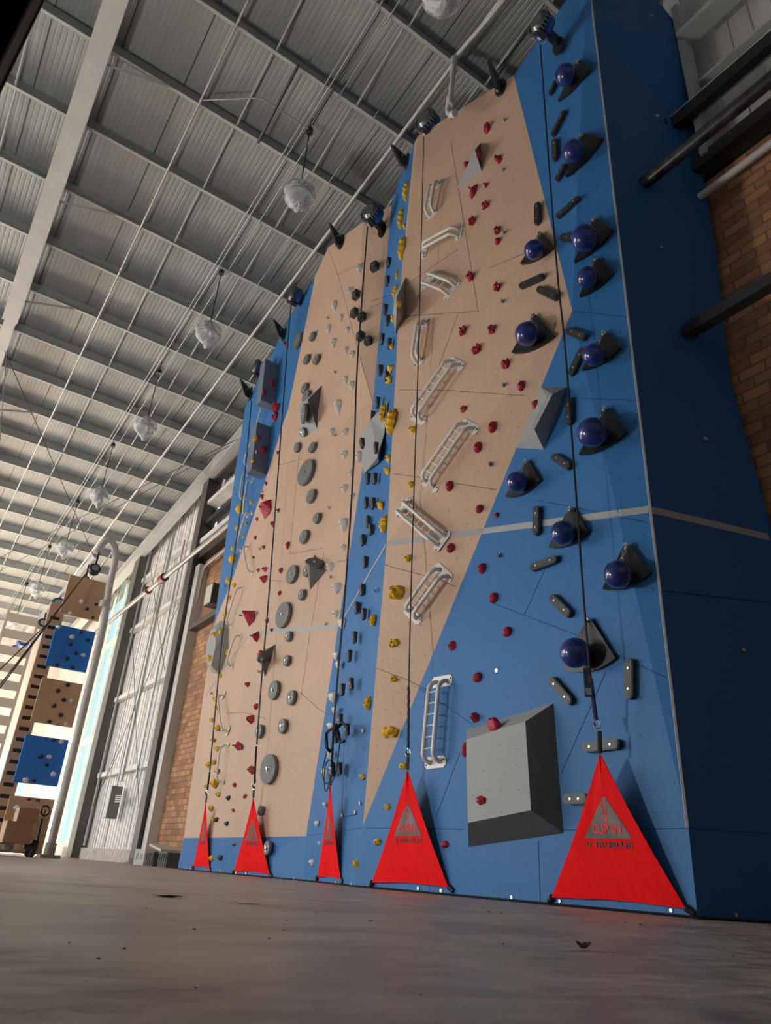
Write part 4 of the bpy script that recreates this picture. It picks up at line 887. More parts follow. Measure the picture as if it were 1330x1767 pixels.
# ---- bolt hangers
hang = [(871, 208), (868, 294), (870, 402), (867, 521), (869, 665), (845, 801), (861, 958), (649, 1018), (448, 1157 + 1), (435, 1060), (563, 1076), (571, 995), (568, 876), (567, 549), (579, 642), (453, 848), (450, 947), (366, 1196), (579, 751), (389, 1011), (444, 1058)]
hang = sorted(hang, key=lambda r: -r[1])
for i, (x, y) in enumerate(hang):
    h, n = WH(x, y); M = frame(h, n); q = bmesh.new(); box(q, (0, 0, .004), (.035, .06, .006)); box(q, (.012, -.012, .022), (.006, .045, .036))
    sweep(q, [Vector((.012 + 0, -.012 + .026 * math.cos(t), .035 + .022 * math.sin(t))) for t in [k * math.pi / 5 for k in range(11)]], .006, 6)
    o = link('bolt_hanger', q, STEEL); o.matrix_world = M; tag(o, f'small steel bolt hanger on the wall, {ordw(i)} from the floor', 'bolt hanger', 'bolt hangers')

# ---- auto belay devices, brackets, straps
BLUEM = mat('blue device shell', (0.012, 0.05, 0.22), 0.35)
def device(x, y, hpx, label, mount=(0, 0)):
    h0, n = WH(x + hpx * .7, y + hpx * .55) if mount == (0, 0) else WH(*mount)
    n = Vector((n.x, n.y, 0)).normalized(); c, _ = WH(x, y, .34)
    md = (c - Vector(CAM)).dot(Vector(-RM[:, 2])); R_ = hpx / 2 * md / FPX
    M = frame(c, n); o = empty('auto_belay', label, 'auto belay device', M, 'auto belay devices')
    q = bmesh.new(); bmesh.ops.create_cone(q, cap_ends=True, segments=28, radius1=R_, radius2=R_, depth=R_ * .9); bmesh.ops.bevel(q, geom=[e for e in q.edges if abs(e.verts[0].co.z - e.verts[1].co.z) < 1e-4], offset=R_ * .12, segments=2, affect='EDGES'); link('housing', q, BLUEM, o, True)
    q = bmesh.new()
    for k in range(20):
        a_ = k * math.pi / 10; box(q, (math.cos(a_) * R_ * .98, math.sin(a_) * R_ * .98, R_ * .5), (R_ * .14, R_ * .14, R_ * .42))
    bmesh.ops.create_cone(q, cap_ends=True, segments=24, radius1=R_ * .85, radius2=R_ * .6, depth=R_ * .3, matrix=Matrix.Translation((0, 0, R_ * .7))); link('ribbed_cover', q, mat('device dark ring', (0.14, 0.15, 0.16), 0.3, 0.6), o)
    q = bmesh.new(); bmesh.ops.create_cone(q, cap_ends=True, segments=20, radius1=R_ * 1.03, radius2=R_ * 1.03, depth=R_ * .22, matrix=Matrix.Translation((0, 0, -.1 * R_)))
    for v in list(q.verts):
        pass
    link('band', q, mat('device blue band', (0.03, 0.10, 0.34), 0.4), o)
    for s in (0, 1):
        q = bmesh.new(); a_ = math.radians(200 + 50 * s); box(q, (0, 0, 0), (.02, R_ * .42, R_ * .3), Matrix.Translation((math.cos(a_) * R_ * 1.04, math.sin(a_) * R_ * 1.04, R_ * .02)) @ Matrix.Rotation(a_, 4, 'Z')); link('label_patch', q, mat('pale label', (0.45, 0.47, 0.5), 0.5), o)
    q = bmesh.new(); box(q, (0, -R_ * 1.1, R_ * .1), (R_ * .5, R_ * .35, R_ * .6)); link('strap_outlet', q, BLACKM, o)
    q = bmesh.new(); pts = [Vector((-R_ * .2 + R_ * .25 * math.cos(t), -R_ * 1.15 + R_ * .25 * math.sin(t), -R_ * .35)) for t in [k * math.pi / 6 for k in range(13)]]; sweep(q, pts, .008, 6); link('ring', q, STEEL, o)
    # arm back to the wall
    q = bmesh.new(); w_ = -.33; poly = [(-.03, R_ * .5), (.03, R_ * .5), (.03, -R_ * .9), (-.03, -R_ * .9)]; prism(q, poly, w_, -R_ * .4); link('mounting_arm', q, BLACKM, o)
    q = bmesh.new(); bmesh.ops.create_cone(q, cap_ends=True, segments=20, radius1=.13, radius2=.13, depth=.03, matrix=Matrix.Translation((0, -.12, w_)) @ Matrix.Diagonal((.8, 1.5, 1, 1))); link('wall_plate', q, BLACKM, o)
    return c, R_
devs = [((937, 47), 42, 'nearest'), ((740, 214), 40, 'second nearest'), ((644, 372), 36, 'middle'), ((511, 512), 30, 'second farthest'), ((447, 636), 26, 'farthest')]
for p, s, t in devs: device(*p, s, f'blue and black auto belay device at the wall top, {t} of five')
def fin(x, y, tip, label, s=1.0):
    h, n = WH(x, y + 4); n = Vector((n.x, n.y, 0)).normalized(); M = frame(h, n); o = empty('belay_bracket', label, 'wall bracket', M, 'black belay brackets')
    q = bmesh.new(); bmesh.ops.create_cone(q, cap_ends=True, segments=24, radius1=.13, radius2=.12, depth=.03, matrix=Matrix.Translation((0, 0, .015)) @ Matrix.Diagonal((.9, 1.7, 1, 1))); link('wall_plate', q, BLACKM, o)
    q = bmesh.new(); a, b = .2, .52; pts = [(0.0, -.16), (0.03, .13), (.15, .22), (.34, .34), (.20, .02), (.12, -.14)]
    va = [q.verts.new((-.03, p[1], p[0] + .02)) for p in pts]; vb = [q.verts.new((.03, p[1], p[0] + .02)) for p in pts]
    q.faces.new(va); q.faces.new(vb[::-1])
    for i in range(len(pts)): q.faces.new((va[i], va[(i + 1) % len(pts)], vb[(i + 1) % len(pts)], vb[i]))
    link('blade', q, BLACKM, o)
    q = bmesh.new(); sweep(q, [(-.07, .08, .12), (.07, .08, .12)], .015, 8); link('cross_pin', q, STEEL, o)
    q = bmesh.new(); sweep(q, [Vector((.0, -.22 + .03 * math.cos(t), .12 + .03 * math.sin(t))) for t in [k * math.pi / 5 for k in range(11)]], .007, 6); link('ring', q, STEEL, o)
for (x, y), t in (((864, 148), 'nearest'), ((703, 275), 'second nearest'), ((589, 414), 'middle'), ((491, 574), 'second farthest'), ((432, 676), 'farthest')):
    fin(x, y, None, f'pointed black bracket at the wall top, {t} of the five')

def strap(pts, prots, label, wid=.014, m=STRAP):
    xa = WH(*pts[0], prots[0])[0].x; xb = WH(*pts[-1], prots[-1])[0].x; P = []
    for p in pts:
        t = (p[1] - pts[0][1]) / (pts[-1][1] - pts[0][1]); t = t / (t + (1 - t) * 2.2)   # height runs faster near the top of the frame
        P.append(PX(p[0], p[1], min(xa + (xb - xa) * (1 - (1 - t)), WH(p[0], p[1], .10)[0].x)))
    c = P[0]; q = bmesh.new(); sweep(q, [p - c for p in smooth_path(P, 4)], .003, 8, rx=wid, side=(0.5, -0.85, 0))
    o = link('belay_strap', q, m, smooth=False, loc=c); return tag(o, label, 'strap', 'auto belay straps')
ropes = [([(932, 78), (958, 430), (974, 590), (984, 720), (1003, 980), (1014, 1120), (1019, 1172)], [.42, .40, .38, .36, .33, .32, .30], 'nearest'),
 ([(731, 236), (722, 600), (714, 850), (708, 1060), (705, 1200), (704, 1290)], [.38, .33, .30, .28, .26, .24], 'second nearest'),
 ([(634, 391), (617, 620), (610, 800), (597, 1000), (584, 1150), (575, 1260)], [.38, .34, .3, .28, .27, .26], 'middle'),
 ([(502, 527), (492, 650), (466, 1000), (453, 1150), (443, 1285)], [.38, .36, .3, .28, .26], 'second farthest'),
 ([(434, 692), (419, 850), (398, 1000), (384, 1095), (372, 1220), (362, 1330)], [.3, .28, .26, .25, .24, .22], 'farthest')]
SO = []
for p, q_, t in ropes: SO.append(strap(p, q_, f'thin black belay strap hanging down the wall, {t} of the five', {'nearest': .011, 'second nearest': .009}.get(t, .016)))

def carabiner(x, y, prot, name, label, s=1.0, x2=None, y2=None):
    c, n = WH(x, y, prot); dn = (WH(x2, y2, prot)[0] - c).normalized() if x2 else Vector((0, 0, -1)); side = dn.cross(Vector((-.75, -.66, 0)).normalized()).normalized()
    q = bmesh.new(); pts = [dn * (.055 * s - .055 * s * math.cos(t)) + side * .028 * s * math.sin(t) * (1.1 - .2 * math.cos(t)) for t in [k * math.pi / 8 for k in range(17)]]
    sweep(q, pts, .007 * s, 8); o = link(name, q, STEEL, smooth=True, loc=c)
    q = bmesh.new(); sweep(q, [dn * -.05 * s, dn * .02 * s], .016 * s, 8, r2) if False else cyl(q, dn * -.05 * s, dn * .02 * s, .014 * s); link('swivel', q, STEEL, o, True)
    q = bmesh.new(); cyl(q, dn * .04 * s + side * .028 * s, dn * .08 * s + side * .026 * s, .011 * s); link('gate_sleeve', q, BLACKM, o)
    return tag(o, label, 'carabiner', 'strap carabiners')
def text_mesh(s, size, align='CENTER'):
    cu = bpy.data.curves.new('txt', 'FONT'); cu.body = s; cu.size = size; cu.align_x = align; cu.extrude = .0008; cu.offset = size * .02
    ob = bpy.data.objects.new('txt', cu); COL.objects.link(ob); dg = bpy.context.evaluated_depsgraph_get(); me = bpy.data.meshes.new_from_object(ob.evaluated_get(dg)); bpy.data.objects.remove(ob); me.materials.clear(); return me

def gate(top, bl_, br_, prot_top, prot_b, label, name_pos):
    T, n = WH(*top, prot_top); L, _ = WH(*bl_, prot_b); Rr, _ = WH(*br_, prot_b)
    xd = (Rr - L); mid = (L + Rr) / 2; x = xd.normalized(); nn = x.cross((T - mid)).normalized()
    if nn.dot(Vector(CAM) - mid) < 0: nn = -nn
    yv = nn.cross(x).normalized(); M = Matrix((x, yv, nn)).transposed().to_4x4(); M.translation = mid; Mi = M.inverted()
    o = empty('belay_gate', label, 'fabric barrier', M, 'red belay gates')
    t2, l2, r2_ = Mi @ T, Mi @ L, Mi @ Rr; W_ = (r2_ - l2).length; H_ = t2.y
    bm = bmesh.new(); N = 26; rows = []
    def surf(u, v):   # v 0 bottom..1 top, u 0..1
        a = l2.lerp(t2, v); b = r2_.lerp(t2, v); p = a.lerp(b, u)
        z = .012 * noise.noise(Vector((u * 5 + v * 2, v * 4, top[0]))) + .025 * math.exp(-((u - .35 - .1 * v) / .05) ** 2) * max(0, v - .55) + .01 * math.sin(9 * (u + .6 * v)) * (1 - v) * .8
        edge = math.sin(math.pi * u) ** .7 if 0 < u < 1 else 0
        side_in = .012 * math.sin(math.pi * v) * (1 if u > .5 else -1) * (abs(u - .5) * 2) ** 6
        return Vector((p.x - side_in * 2, p.y - .012 * math.sin(math.pi * u) * (1 - v) * -1.5, p.z + z * edge))
    for j in range(N + 1):
        rows.append([bm.verts.new(surf(i / 16, j / N * .985)) for i in range(17)])
    for j in range(N):
        for i in range(16): bm.faces.new((rows[j][i], rows[j][i + 1], rows[j + 1][i + 1], rows[j + 1][i]))
    bk = bmesh.ops.duplicate(bm, geom=bm.verts[:] + bm.edges[:] + bm.faces[:]); nv = [g for g in bk['geom'] if isinstance(g, bmesh.types.BMVert)]
    bmesh.ops.translate(bm, vec=(0, 0, -.004), verts=nv); link('fabric', bm, FABRIC, o, True)
    # printed triangle, exclamation mark, words
    cx = t2.x * .60; y0, y1 = H_ * .415, H_ * .695; hw = W_ * .185
    cy = lambda y: t2.x * y / H_
    def drape(me_or_bm, is_bm=True, lift=.0035):
        for v in (me_or_bm.verts if is_bm else me_or_bm.vertices):
            yy = v.co.y; vv = min(max(yy / H_, 0), .97); a = l2.lerp(t2, vv); b = r2_.lerp(t2, vv)
            u = (v.co.x - a.x) / max(1e-4, b.x - a.x); u = min(max(u, .02), .98); v.co.z = surf(u, vv / 1.0).z + lift + v.co.z
    tb = bmesh.new(); K_ = 14; rws = []
    for j in range(K_ + 1):
        t = j / K_; yy = y0 + (y1 - y0) * t; w2 = hw * (1 - t) + .012 * t
        if j == 0: w2 *= .97
        rws.append([tb.verts.new((cy(yy) + w2 * (2 * i / 10 - 1), yy, 0)) for i in range(11)])
    for j in range(K_):
        for i in range(10): tb.faces.new((rws[j][i], rws[j][i + 1], rws[j + 1][i + 1], rws[j + 1][i]))
    drape(tb); link('warning_triangle', tb, PRINT, o)
    H2 = y1 - y0
    eb_ = bmesh.new(); xe = cy(y0 + .6 * H2)
    def bar_(xa, xb, ya, yb, n_=6):
        g = [[eb_.verts.new((xa + (xb - xa) * i, ya + (yb - ya) * j / n_, 0)) for i in (0, 1)] for j in range(n_ + 1)]
        for j in range(n_): eb_.faces.new((g[j][0], g[j][1], g[j + 1][1], g[j + 1][0]))
    rr = .024; th = .009; ya, yb = y0 + H2 * .47, y0 + H2 * .86
    # outlined exclamation mark that doubles as a clip
    bar_(xe - rr, xe - rr + th, ya, yb); bar_(xe + rr - th, xe + rr, ya, yb); bar_(xe - rr, xe + rr, yb, yb + th, 1); bar_(xe - rr * .7, xe + rr * .7, ya - th, ya, 1); bar_(xe - .004, xe + .004, ya + .03, yb - .03)
    yc_ = y0 + H2 * .385; pr = None; ring = []
    for k in range(17):
        a_ = k * math.pi / 8; ring.append([eb_.verts.new((xe + rr_ * math.cos(a_), yc_ + rr_ * math.sin(a_), 0)) for rr_ in (.011, .019)])
    for A_, B_ in zip(ring, ring[1:]): eb_.faces.new((A_[0], A_[1], B_[1], B_[0]))
    drape(eb_, lift=.006); link('exclamation_mark', eb_, PRINTR, o)
    def word(s, size, x, y, m, nm, wid=None):
        me = text_mesh(s, size)
        x0_ = min(v.co.x for v in me.vertices); x1_ = max(v.co.x for v in me.vertices); f_ = wid / (x1_ - x0_)
        for v in me.vertices: v.co.x = (v.co.x - (x0_ + x1_) / 2) * f_
        for v in me.vertices: v.co.x += x; v.co.y += y
        drape(me, False, .006); me.materials.append(m); me.name = nm; ob = bpy.data.objects.new(nm, me); COL.objects.link(ob); ob.parent = o; return ob
    word('CLIP IN', H2 * .32, cy(y0 + H2 * .2), y0 + H2 * .12, PRINTR, 'clip_in_lettering', hw * 1.22)
    word('TRUBLUE', H2 * .20, cy(y0) + hw * .16, y0 - H2 * .21, PRINTD, 'maker_lettering', hw * 1.62)
    rg = bmesh.new(); ring = []; xc_, yc2 = cy(y0) - hw * .86, y0 - H2 * .145
    for k in range(17):
        a_ = k * math.pi / 8; ring.append([rg.verts.new((xc_ + q_ * math.cos(a_), yc2 + q_ * math.sin(a_), 0)) for q_ in (H2 * .03, H2 * .07)])
    for A_, B_ in zip(ring, ring[1:]): rg.faces.new((A_[0], A_[1], B_[1], B_[0]))
    drape(rg, lift=.006); link('maker_emblem', rg, PRINTD, o)
    # corner feet and top loop
    for p, sgn in ((l2, -1), (r2_, 1)):
        q = bmesh.new(); cyl(q, p + Vector((-.005 * sgn, .005, -.01)), p + Vector((.05 * sgn, -.035, -prot_b * .8)), .028, 10); link('corner_anchor', q, BLACKM, o, True)
    return o, T
G = [((1035, 1299), (951, 1549), (1183, 1568), .22, .03, 'nearest'), ((703, 1328), (641, 1523), (773, 1531), .2, .03, 'second nearest'), ((569.5, 1355), (547, 1514), (587, 1517), .18, .02, 'middle, seen almost edge-on,'), ((437, 1376), (403, 1504), (465, 1509), .18, .02, 'second farthest'), ((355, 1384), (333, 1496), (361, 1499), .16, .02, 'farthest')]
for a, b, c, d, e, t in G: gate(a, b, c, d, e, f'red triangular fabric gate with printed warning, {t} of the five', t)
# loops and hardware between strap and gate
conn = [((1027, 1240), (1034, 1262), (1035, 1300), .24, 'nearest', .85), ((704, 1290), (704, 1300), (703, 1329), .21, 'second nearest', .9), ((572, 1322), (571, 1332), (569.5, 1356), .2, 'middle', .9), ((440, 1350), (438.5, 1357), (437, 1377), .19, 'second farthest', 1.0), ((358, 1362), (357, 1370), (355, 1385), .17, 'farthest', 1.1)]
for a, b, c, pr, t, s in conn:
    carabiner(*a, pr, 'carabiner', f'steel swivel carabiner at the strap end, {t} gate', s, *b)
    P = [WH(*b, pr)[0], WH(*c, pr)[0]]; q = bmesh.new(); sweep(q, [p - P[0] for p in P], .004, 8, rx=.02, side=(.5, -.85, 0)); tag(link('gate_loop', q, STRAP, loc=P[0]), f'short black webbing loop above the {t} red gate', 'strap', 'gate webbing loops')
# coiled webbing above far gates
for (a, b, pr, t) in (((442, 1288), (439, 1352), .24, 'second farthest'), ((362, 1332), (358, 1362), .2, 'farthest'), ((575, 1262), (572, 1322), .24, 'middle'), ((705, 1185), (704, 1290), .235, 'second nearest')):
    A_, B_ = WH(*a, pr)[0], WH(*b, pr)[0]; q = bmesh.new(); pts = []; n_ = 24
    for k in range(n_ + 1):
        u = k / n_; p = A_.lerp(B_, u); pts.append(p + Vector((.3, .9, 0)) * .012 * math.sin(k * 1.9) - A_)
    sweep(q, pts, .016, 8); tag(link('webbing_sleeve', q, STRAP if t != 'second nearest' else STRAPB, smooth=True, loc=A_), f'lower sleeve of the belay strap above the {t} gate', 'strap', 'strap sleeves')
# tag and navy webbing on the nearest strap
A_, B_ = WH(1019, 1172, .3)[0], WH(1028, 1242, .25)[0]; q = bmesh.new(); sweep(q, [Vector(), B_ - A_], .005, 8, rx=.02, side=(.5, -.85, 0)); tag(link('webbing_sleeve', q, STRAPB, loc=A_), 'navy webbing end of the nearest belay strap', 'strap')
tg, n_ = WH(1018, 1178, .3); M = frame(tg, Vector((-.6, -.8, 0)).normalized()); q = bmesh.new(); box(q, (-.02, .0, 0), (.07, .26, .006)); box(q, (-.02, .125, .004), (.07, .012, .008)); box(q, (-.052, 0, .004), (.006, .26, .008)); tgo = link('instruction_tag', q, mat('clear dark tag', (0.03, 0.05, 0.12), 0.25)); tgo.matrix_world = M; tag(tgo, 'small dark instruction tag clipped to the nearest belay strap', 'tag')
q = bmesh.new(); box(q, (-.02, -.08, .006), (.05, .06, .004)); link('printed_patch', q, mat('tag silver print', (.35, .36, .36), .4), tgo)
q = bmesh.new(); box(q, (.0, .03, .006), (.025, .06, .004)); link('orange_patch', q, mat('tag orange', (.35, .09, .04), .5), tgo)
# tangle of black lanyards on the blue strip
for pts, l_ in (([(579, 1253), (563, 1264), (564, 1290), (569, 1297), (572, 1294)], 'left bent black lanyard arm above the middle gate'), ([(577, 1262), (590, 1247), (601, 1256)], 'right bent black lanyard arm above the middle gate'), ([(580, 1250), (584, 1268), (587, 1281), (594, 1279)], 'middle bent black lanyard arm above the middle gate')):
    P = [WH(*p, .2)[0] for p in pts]; q = bmesh.new(); sweep(q, [p - P[0] for p in P], .022, 6); tag(link('lanyard_arm', q, STRAP, loc=P[0]), l_, 'lanyard', 'black lanyards')
for pts, l_ in (([(564, 1297), (558, 1320), (557, 1340), (563, 1352), (572, 1345)], 'left thin black cord loop above the middle gate'), ([(586, 1281), (583, 1310), (580, 1332), (573, 1350)], 'right thin black cord loop above the middle gate'), ([(572, 1310), (562, 1318), (559, 1345), (562, 1366), (568, 1350), (571, 1330)], 'lowest thin black cord loop beside the middle gate')):
    P = [WH(*p, .15)[0] for p in pts]; q = bmesh.new(); sweep(q, [p - P[0] for p in smooth_path(P)], .007, 6); tag(link('cord_loop', q, STRAP, loc=P[0], smooth=True), l_, 'cord', 'black cords')
q = bmesh.new(); c = WH(573, 1326, .2)[0]; box(q, (0, 0, 0), (.05, .07, .16)); bmesh.ops.bevel(q, geom=q.edges[:], offset=.012, segments=2, affect='EDGES'); tag(link('rope_grab', q, BLACKM, loc=c), 'black rope grab just above the middle gate tip', 'rope grab')

# ------------------------------------------------------------------ hanging lamps in plastic
def lamp(i, Y, z, first):
    X = 3.45; top = 14.2 - K * Y; o = empty('pendant_lamp', f'plastic-wrapped high bay lamp on a cord, {ordw(i)} from the camera', 'ceiling lamp', Matrix.Translation((X, Y, z)), 'hanging high bay lamps')
    q = bmesh.new(); cyl(q, (0, 0, .26), (0, 0, top - z + .33), .012, 8); link('cord', q, BLACKM, o)
    q = bmesh.new(); cyl(q, (0, 0, top - z - .10), (0, 0, top - z + .02), .065, 12); link('junction_box', q, BLACKM, o)
    q = bmesh.new(); cyl(q, (0, 0, .08), (0, 0, .27), .10, 16, .07); link('ballast_cap', q, mat('grey ballast', (.28, .29, .30), .5), o, True)
    q = bmesh.new(); prof = [(.09, .12), (.16, .08), (.235, -.02), (.27, -.14), (.275, -.17), (.262, -.17), (.24, -.10), (.14, .04), (.09, .08)]
    rings = [[q.verts.new((r * math.cos(a), r * math.sin(a), zz)) for a in [k * math.pi / 14 for k in range(28)]] for r, zz in prof]
    for A_, B_ in zip(rings, rings[1:]):
        for k in range(28): q.faces.new((A_[k], A_[(k + 1) % 28], B_[(k + 1) % 28], B_[k]))
    link('shade', q, mat('aluminium shade', (.50, .52, .53), .3, .4), o, True)
    q = bmesh.new(); bmesh.ops.create_icosphere(q, subdivisions=4, radius=1)
    for v in q.verts:
        p = v.co.copy(); s = 1 + .10 * noise.noise(p * 2.2 + Vector((i * 3.1, 0, 0))) + .05 * noise.noise(p * 6 + Vector((0, i * 2.3, 0)))
        r_ = .30 * (1 if p.z < .3 else 1 - .75 * (p.z - .3)); zz = p.z * .30 * s - .03
        if p.z < -.75: zz -= .16 * (-.75 - p.z) * 4 * (1 if p.x > 0 else .3)
        v.co = (p.x * r_ * s, p.y * r_ * s, zz)
    link('plastic_bag', q, PLAST, o, True)
lz = [(4.8, 11.55), (9.12, 11.56), (13.43, 11.12), (17.77, 10.75), (22.1, 10.35), (26.43, 9.97), (30.75, 9.6), (35.1, 9.2), (39.4, 8.8)]
for i, (Y, z) in enumerate(lz): lamp(i, Y, z, i == 0)

# roof brace rods
rr = [(((8, 605), 13.5), ((55, 712), 13.4), ((164, 965), 13.2)), (((12, 605), 13.5), ((4, 690), 13.4), ((0, 760), 13.3)), (((411, 757), 13.4), ((200, 868), 13.3), ((0, 962), 13.2)), (((0, 985), 13.2), ((160, 935), 13.2), ((395, 770), 13.3))]
for i, pts in enumerate(rr):
    P = [PR(*p, z) for p, z in pts]; q = bmesh.new(); sweep(q, [P[0], P[-1]], .012, 6); tag(link('roof_brace_rod', q, DKBROWN), 'thin dark diagonal roof brace rod, ' + ('long one at left', 'short one at left edge', 'from the brown column leftwards', 'lower one near the brown column')[i], 'brace rod', 'roof brace rods')

# ------------------------------------------------------------------ far tower with boards
YT = 22.0
def board(tl, tr, br_, bl_, m, label, holds):
    P = [PY(*p, YT) for p in (tl, tr, br_, bl_)]; x0 = (P[0].x + P[3].x) / 2; x1 = (P[1].x + P[2].x) / 2; z1 = (P[0].z + P[1].z) / 2; z0 = (P[2].z + P[3].z) / 2
    o = (link('tower_panel', boxb(-(x1 - x0) / 2, (x1 - x0) / 2, -.04, .04, -(z1 - z0) / 2, (z1 - z0) / 2), m, tower, loc=((x0 + x1) / 2 - 3.76, 0, (z0 + z1) / 2)))
    o['label'] = label
    return o
tower = empty('climbing_tower', 'far climbing tower of alternating tan and blue square panels', 'climbing tower', Matrix.Translation((3.76, YT, 0)))
boards = [(((120.5, 992.5), (185, 1007), (170, 1072), (102.7, 1059)), TOWERW, 'tan plywood square, topmost on the far tower'), (((96.8, 1078), (164, 1091), (148.6, 1160.6), (78, 1149)), TOWERB, 'upper blue square on the far tower'), (((73, 1170), (142, 1180), (125, 1255.6), (51.4, 1245)), TOWERW, 'middle tan plywood square on the far tower'),
 (((44.8, 1267.8), (118.6, 1277), (98, 1357.5), (22.4, 1349)), TOWERB, 'lower blue square on the far tower'), (((16, 1372), (92.5, 1380), (72, 1476), (-7, 1470)), TOWERW, 'tan plywood square behind the pallet truck')]
for c, m, l in boards: board(*c, m, l, None)
th = [(141, 1037, 11, 9, 'w'), (166, 1043, 7, 5, 'k'), (150, 1051, 8, 7, 'k'), (121, 1058, 9, 6, 'w'), (160, 1066, 7, 5, 'k'), (101, 1082, 10, 6, 'w'), (124, 1099, 12, 8, 'w'), (140, 1091, 8, 6, 'k'), (151, 1105, 9, 7, 'k'), (121, 1112, 9, 7, 'k'), (131, 1127, 9, 7, 'k'), (144, 1130, 10, 7, 'w'), (115, 1136, 10, 8, 'k'), (98, 1147, 9, 7, 'k'), (125, 1152, 9, 6, 'k'),
 (117, 1182, 10, 7, 'k'), (100, 1192, 9, 8, 'k'), (110, 1208, 10, 7, 'k'), (123, 1209, 9, 7, 'w'), (93.5, 1218, 9, 8, 'k'), (105, 1234, 9, 7, 'k'), (86, 1245, 9, 5, 'k'), (113, 1249, 9, 6, 'w'),
 (92, 1277, 9, 7, 'k'), (105.5, 1280, 11, 8, 'w'), (70.5, 1305, 10, 7, 'k'), (85, 1306, 11, 7, 'w'), (81, 1320, 8, 5, 'k'), (92, 1336, 11, 9, 'w'), (44.5, 1346, 13, 9, 'w'), (59, 1347, 8, 5, 'k'),
 (31, 1394, 16, 9, 'w'), (50, 1381, 8, 6, 'k'), (65, 1382, 8, 7, 'k'), (43, 1411, 8, 7, 'k'), (51, 1443, 6, 6, 'k')]
names = ['topmost tan square', 'upper blue square', 'middle tan square', 'lower blue square', 'bottom tan square']
cnt = {}
for x, y, w_, h_, c in th:
    p = PY(x, y, YT - .05); s = 22 / FPX * .82; q = blob('jug', w_ * s * .9, h_ * s * 1.05, .07, int(x * 7 + y)); o = link('tower_hold', q, WHT if c == 'w' else BLKH, smooth=True); o.matrix_world = frame(Vector((p.x, YT - .04, p.z)), Vector((0, -1, 0)))
    b = 0 if y < 1075 else 1 if y < 1165 else 2 if y < 1260 else 3 if y < 1360 else 4
    k = (b, c); cnt[k] = cnt.get(k, 0) + 1
    tag(o, f'{"white" if c == "w" else "black"} hold on the {names[b]} of the far tower, {ordw(cnt[k] - 1)} from its top', 'climbing hold', 'tower holds')
# slotted side post of the tower
P0 = PY(88, 1039, YT + .25); P1 = PY(3.7, 1342, YT + .25); xl = (P0.x + P1.x) / 2; wd = 0.42
bm = bmesh.new(); ztop, n_ = PY(95, 1040, YT + .25).z, 0
slots = []; z = ztop - .45
q = bmesh.new()
while z > .35: slots.append(z); z -= .285
box(q, (.04, 0, ztop / 2), (.08, .05, ztop)); box(q, (wd - .04, 0, ztop / 2), (.08, .05, ztop))
zs = [ztop] + slots
for i in range(len(slots)):
    hi = ztop if i == 0 else slots[i - 1] - .05; lo = slots[i] + .05; box(q, (wd / 2, 0, (hi + lo) / 2), (wd - .16, .05, hi - lo))
box(q, (wd / 2, 0, (slots[-1] - .05) / 2), (wd - .16, .05, slots[-1] - .05))
po = link('slotted_board', q, TOWERW, loc=(xl, YT + .25, 0)); tag(po, 'tall tan board with black hand slots behind the tower squares', 'climbing board')
q = bmesh.new(); box(q, (wd / 2, .06, ztop / 2), (wd, .03, ztop - .1)); link('backing', q, BLACKM, po)
# second, pale slotted board farther left
P0 = PY(15, 1185, 30); q = bmesh.new(); z = 8.0
while z > 1: box(q, (0, 0, z), (1.0, .06, .34)); z -= .62
box(q, (-.55, 0, 4.3), (.1, .08, 8.2)); box(q, (.55, 0, 4.3), (.1, .08, 8.2)); tag(link('slotted_board', q, mat('pale far board', (.55, .47, .38), .6), loc=(P0.x - .2, 30, 0)), 'pale ladder-like board far behind, left edge', 'climbing board')
# gooseneck pipe mast
P = [PY(x, y, 21.7) for x, y in ((79, 1484), (155, 1180), (178, 1080), (189, 1010), (199, 965), (197, 941), (187, 932), (177, 938), (166, 955))]
P[0].z = 0; P[0].x = P[1].x + .02
q = bmesh.new(); sweep(q, smooth_path(P, 5), .105, 16); gp = tag(link('pipe_mast', q, PIPEW, smooth=True), 'thick pale pipe mast with hooked top beside the far tower', 'pipe mast')
q = bmesh.new(); c = PY(180, 1043, 21.7); sweep(q, [c - Vector((.0, 0, .1)), c + Vector((.0, 0, .1))], .15, 14); link('clamp', q, PIPEW, gp, True)
q = bmesh.new(); box(q, (P[0].x, 21.7, .04), (.5, .5, .08)); cyl(q, (P[0].x, 21.7, .05), (P[0].x, 21.7, .35), .14, 12); link('base', q, CONC, gp)
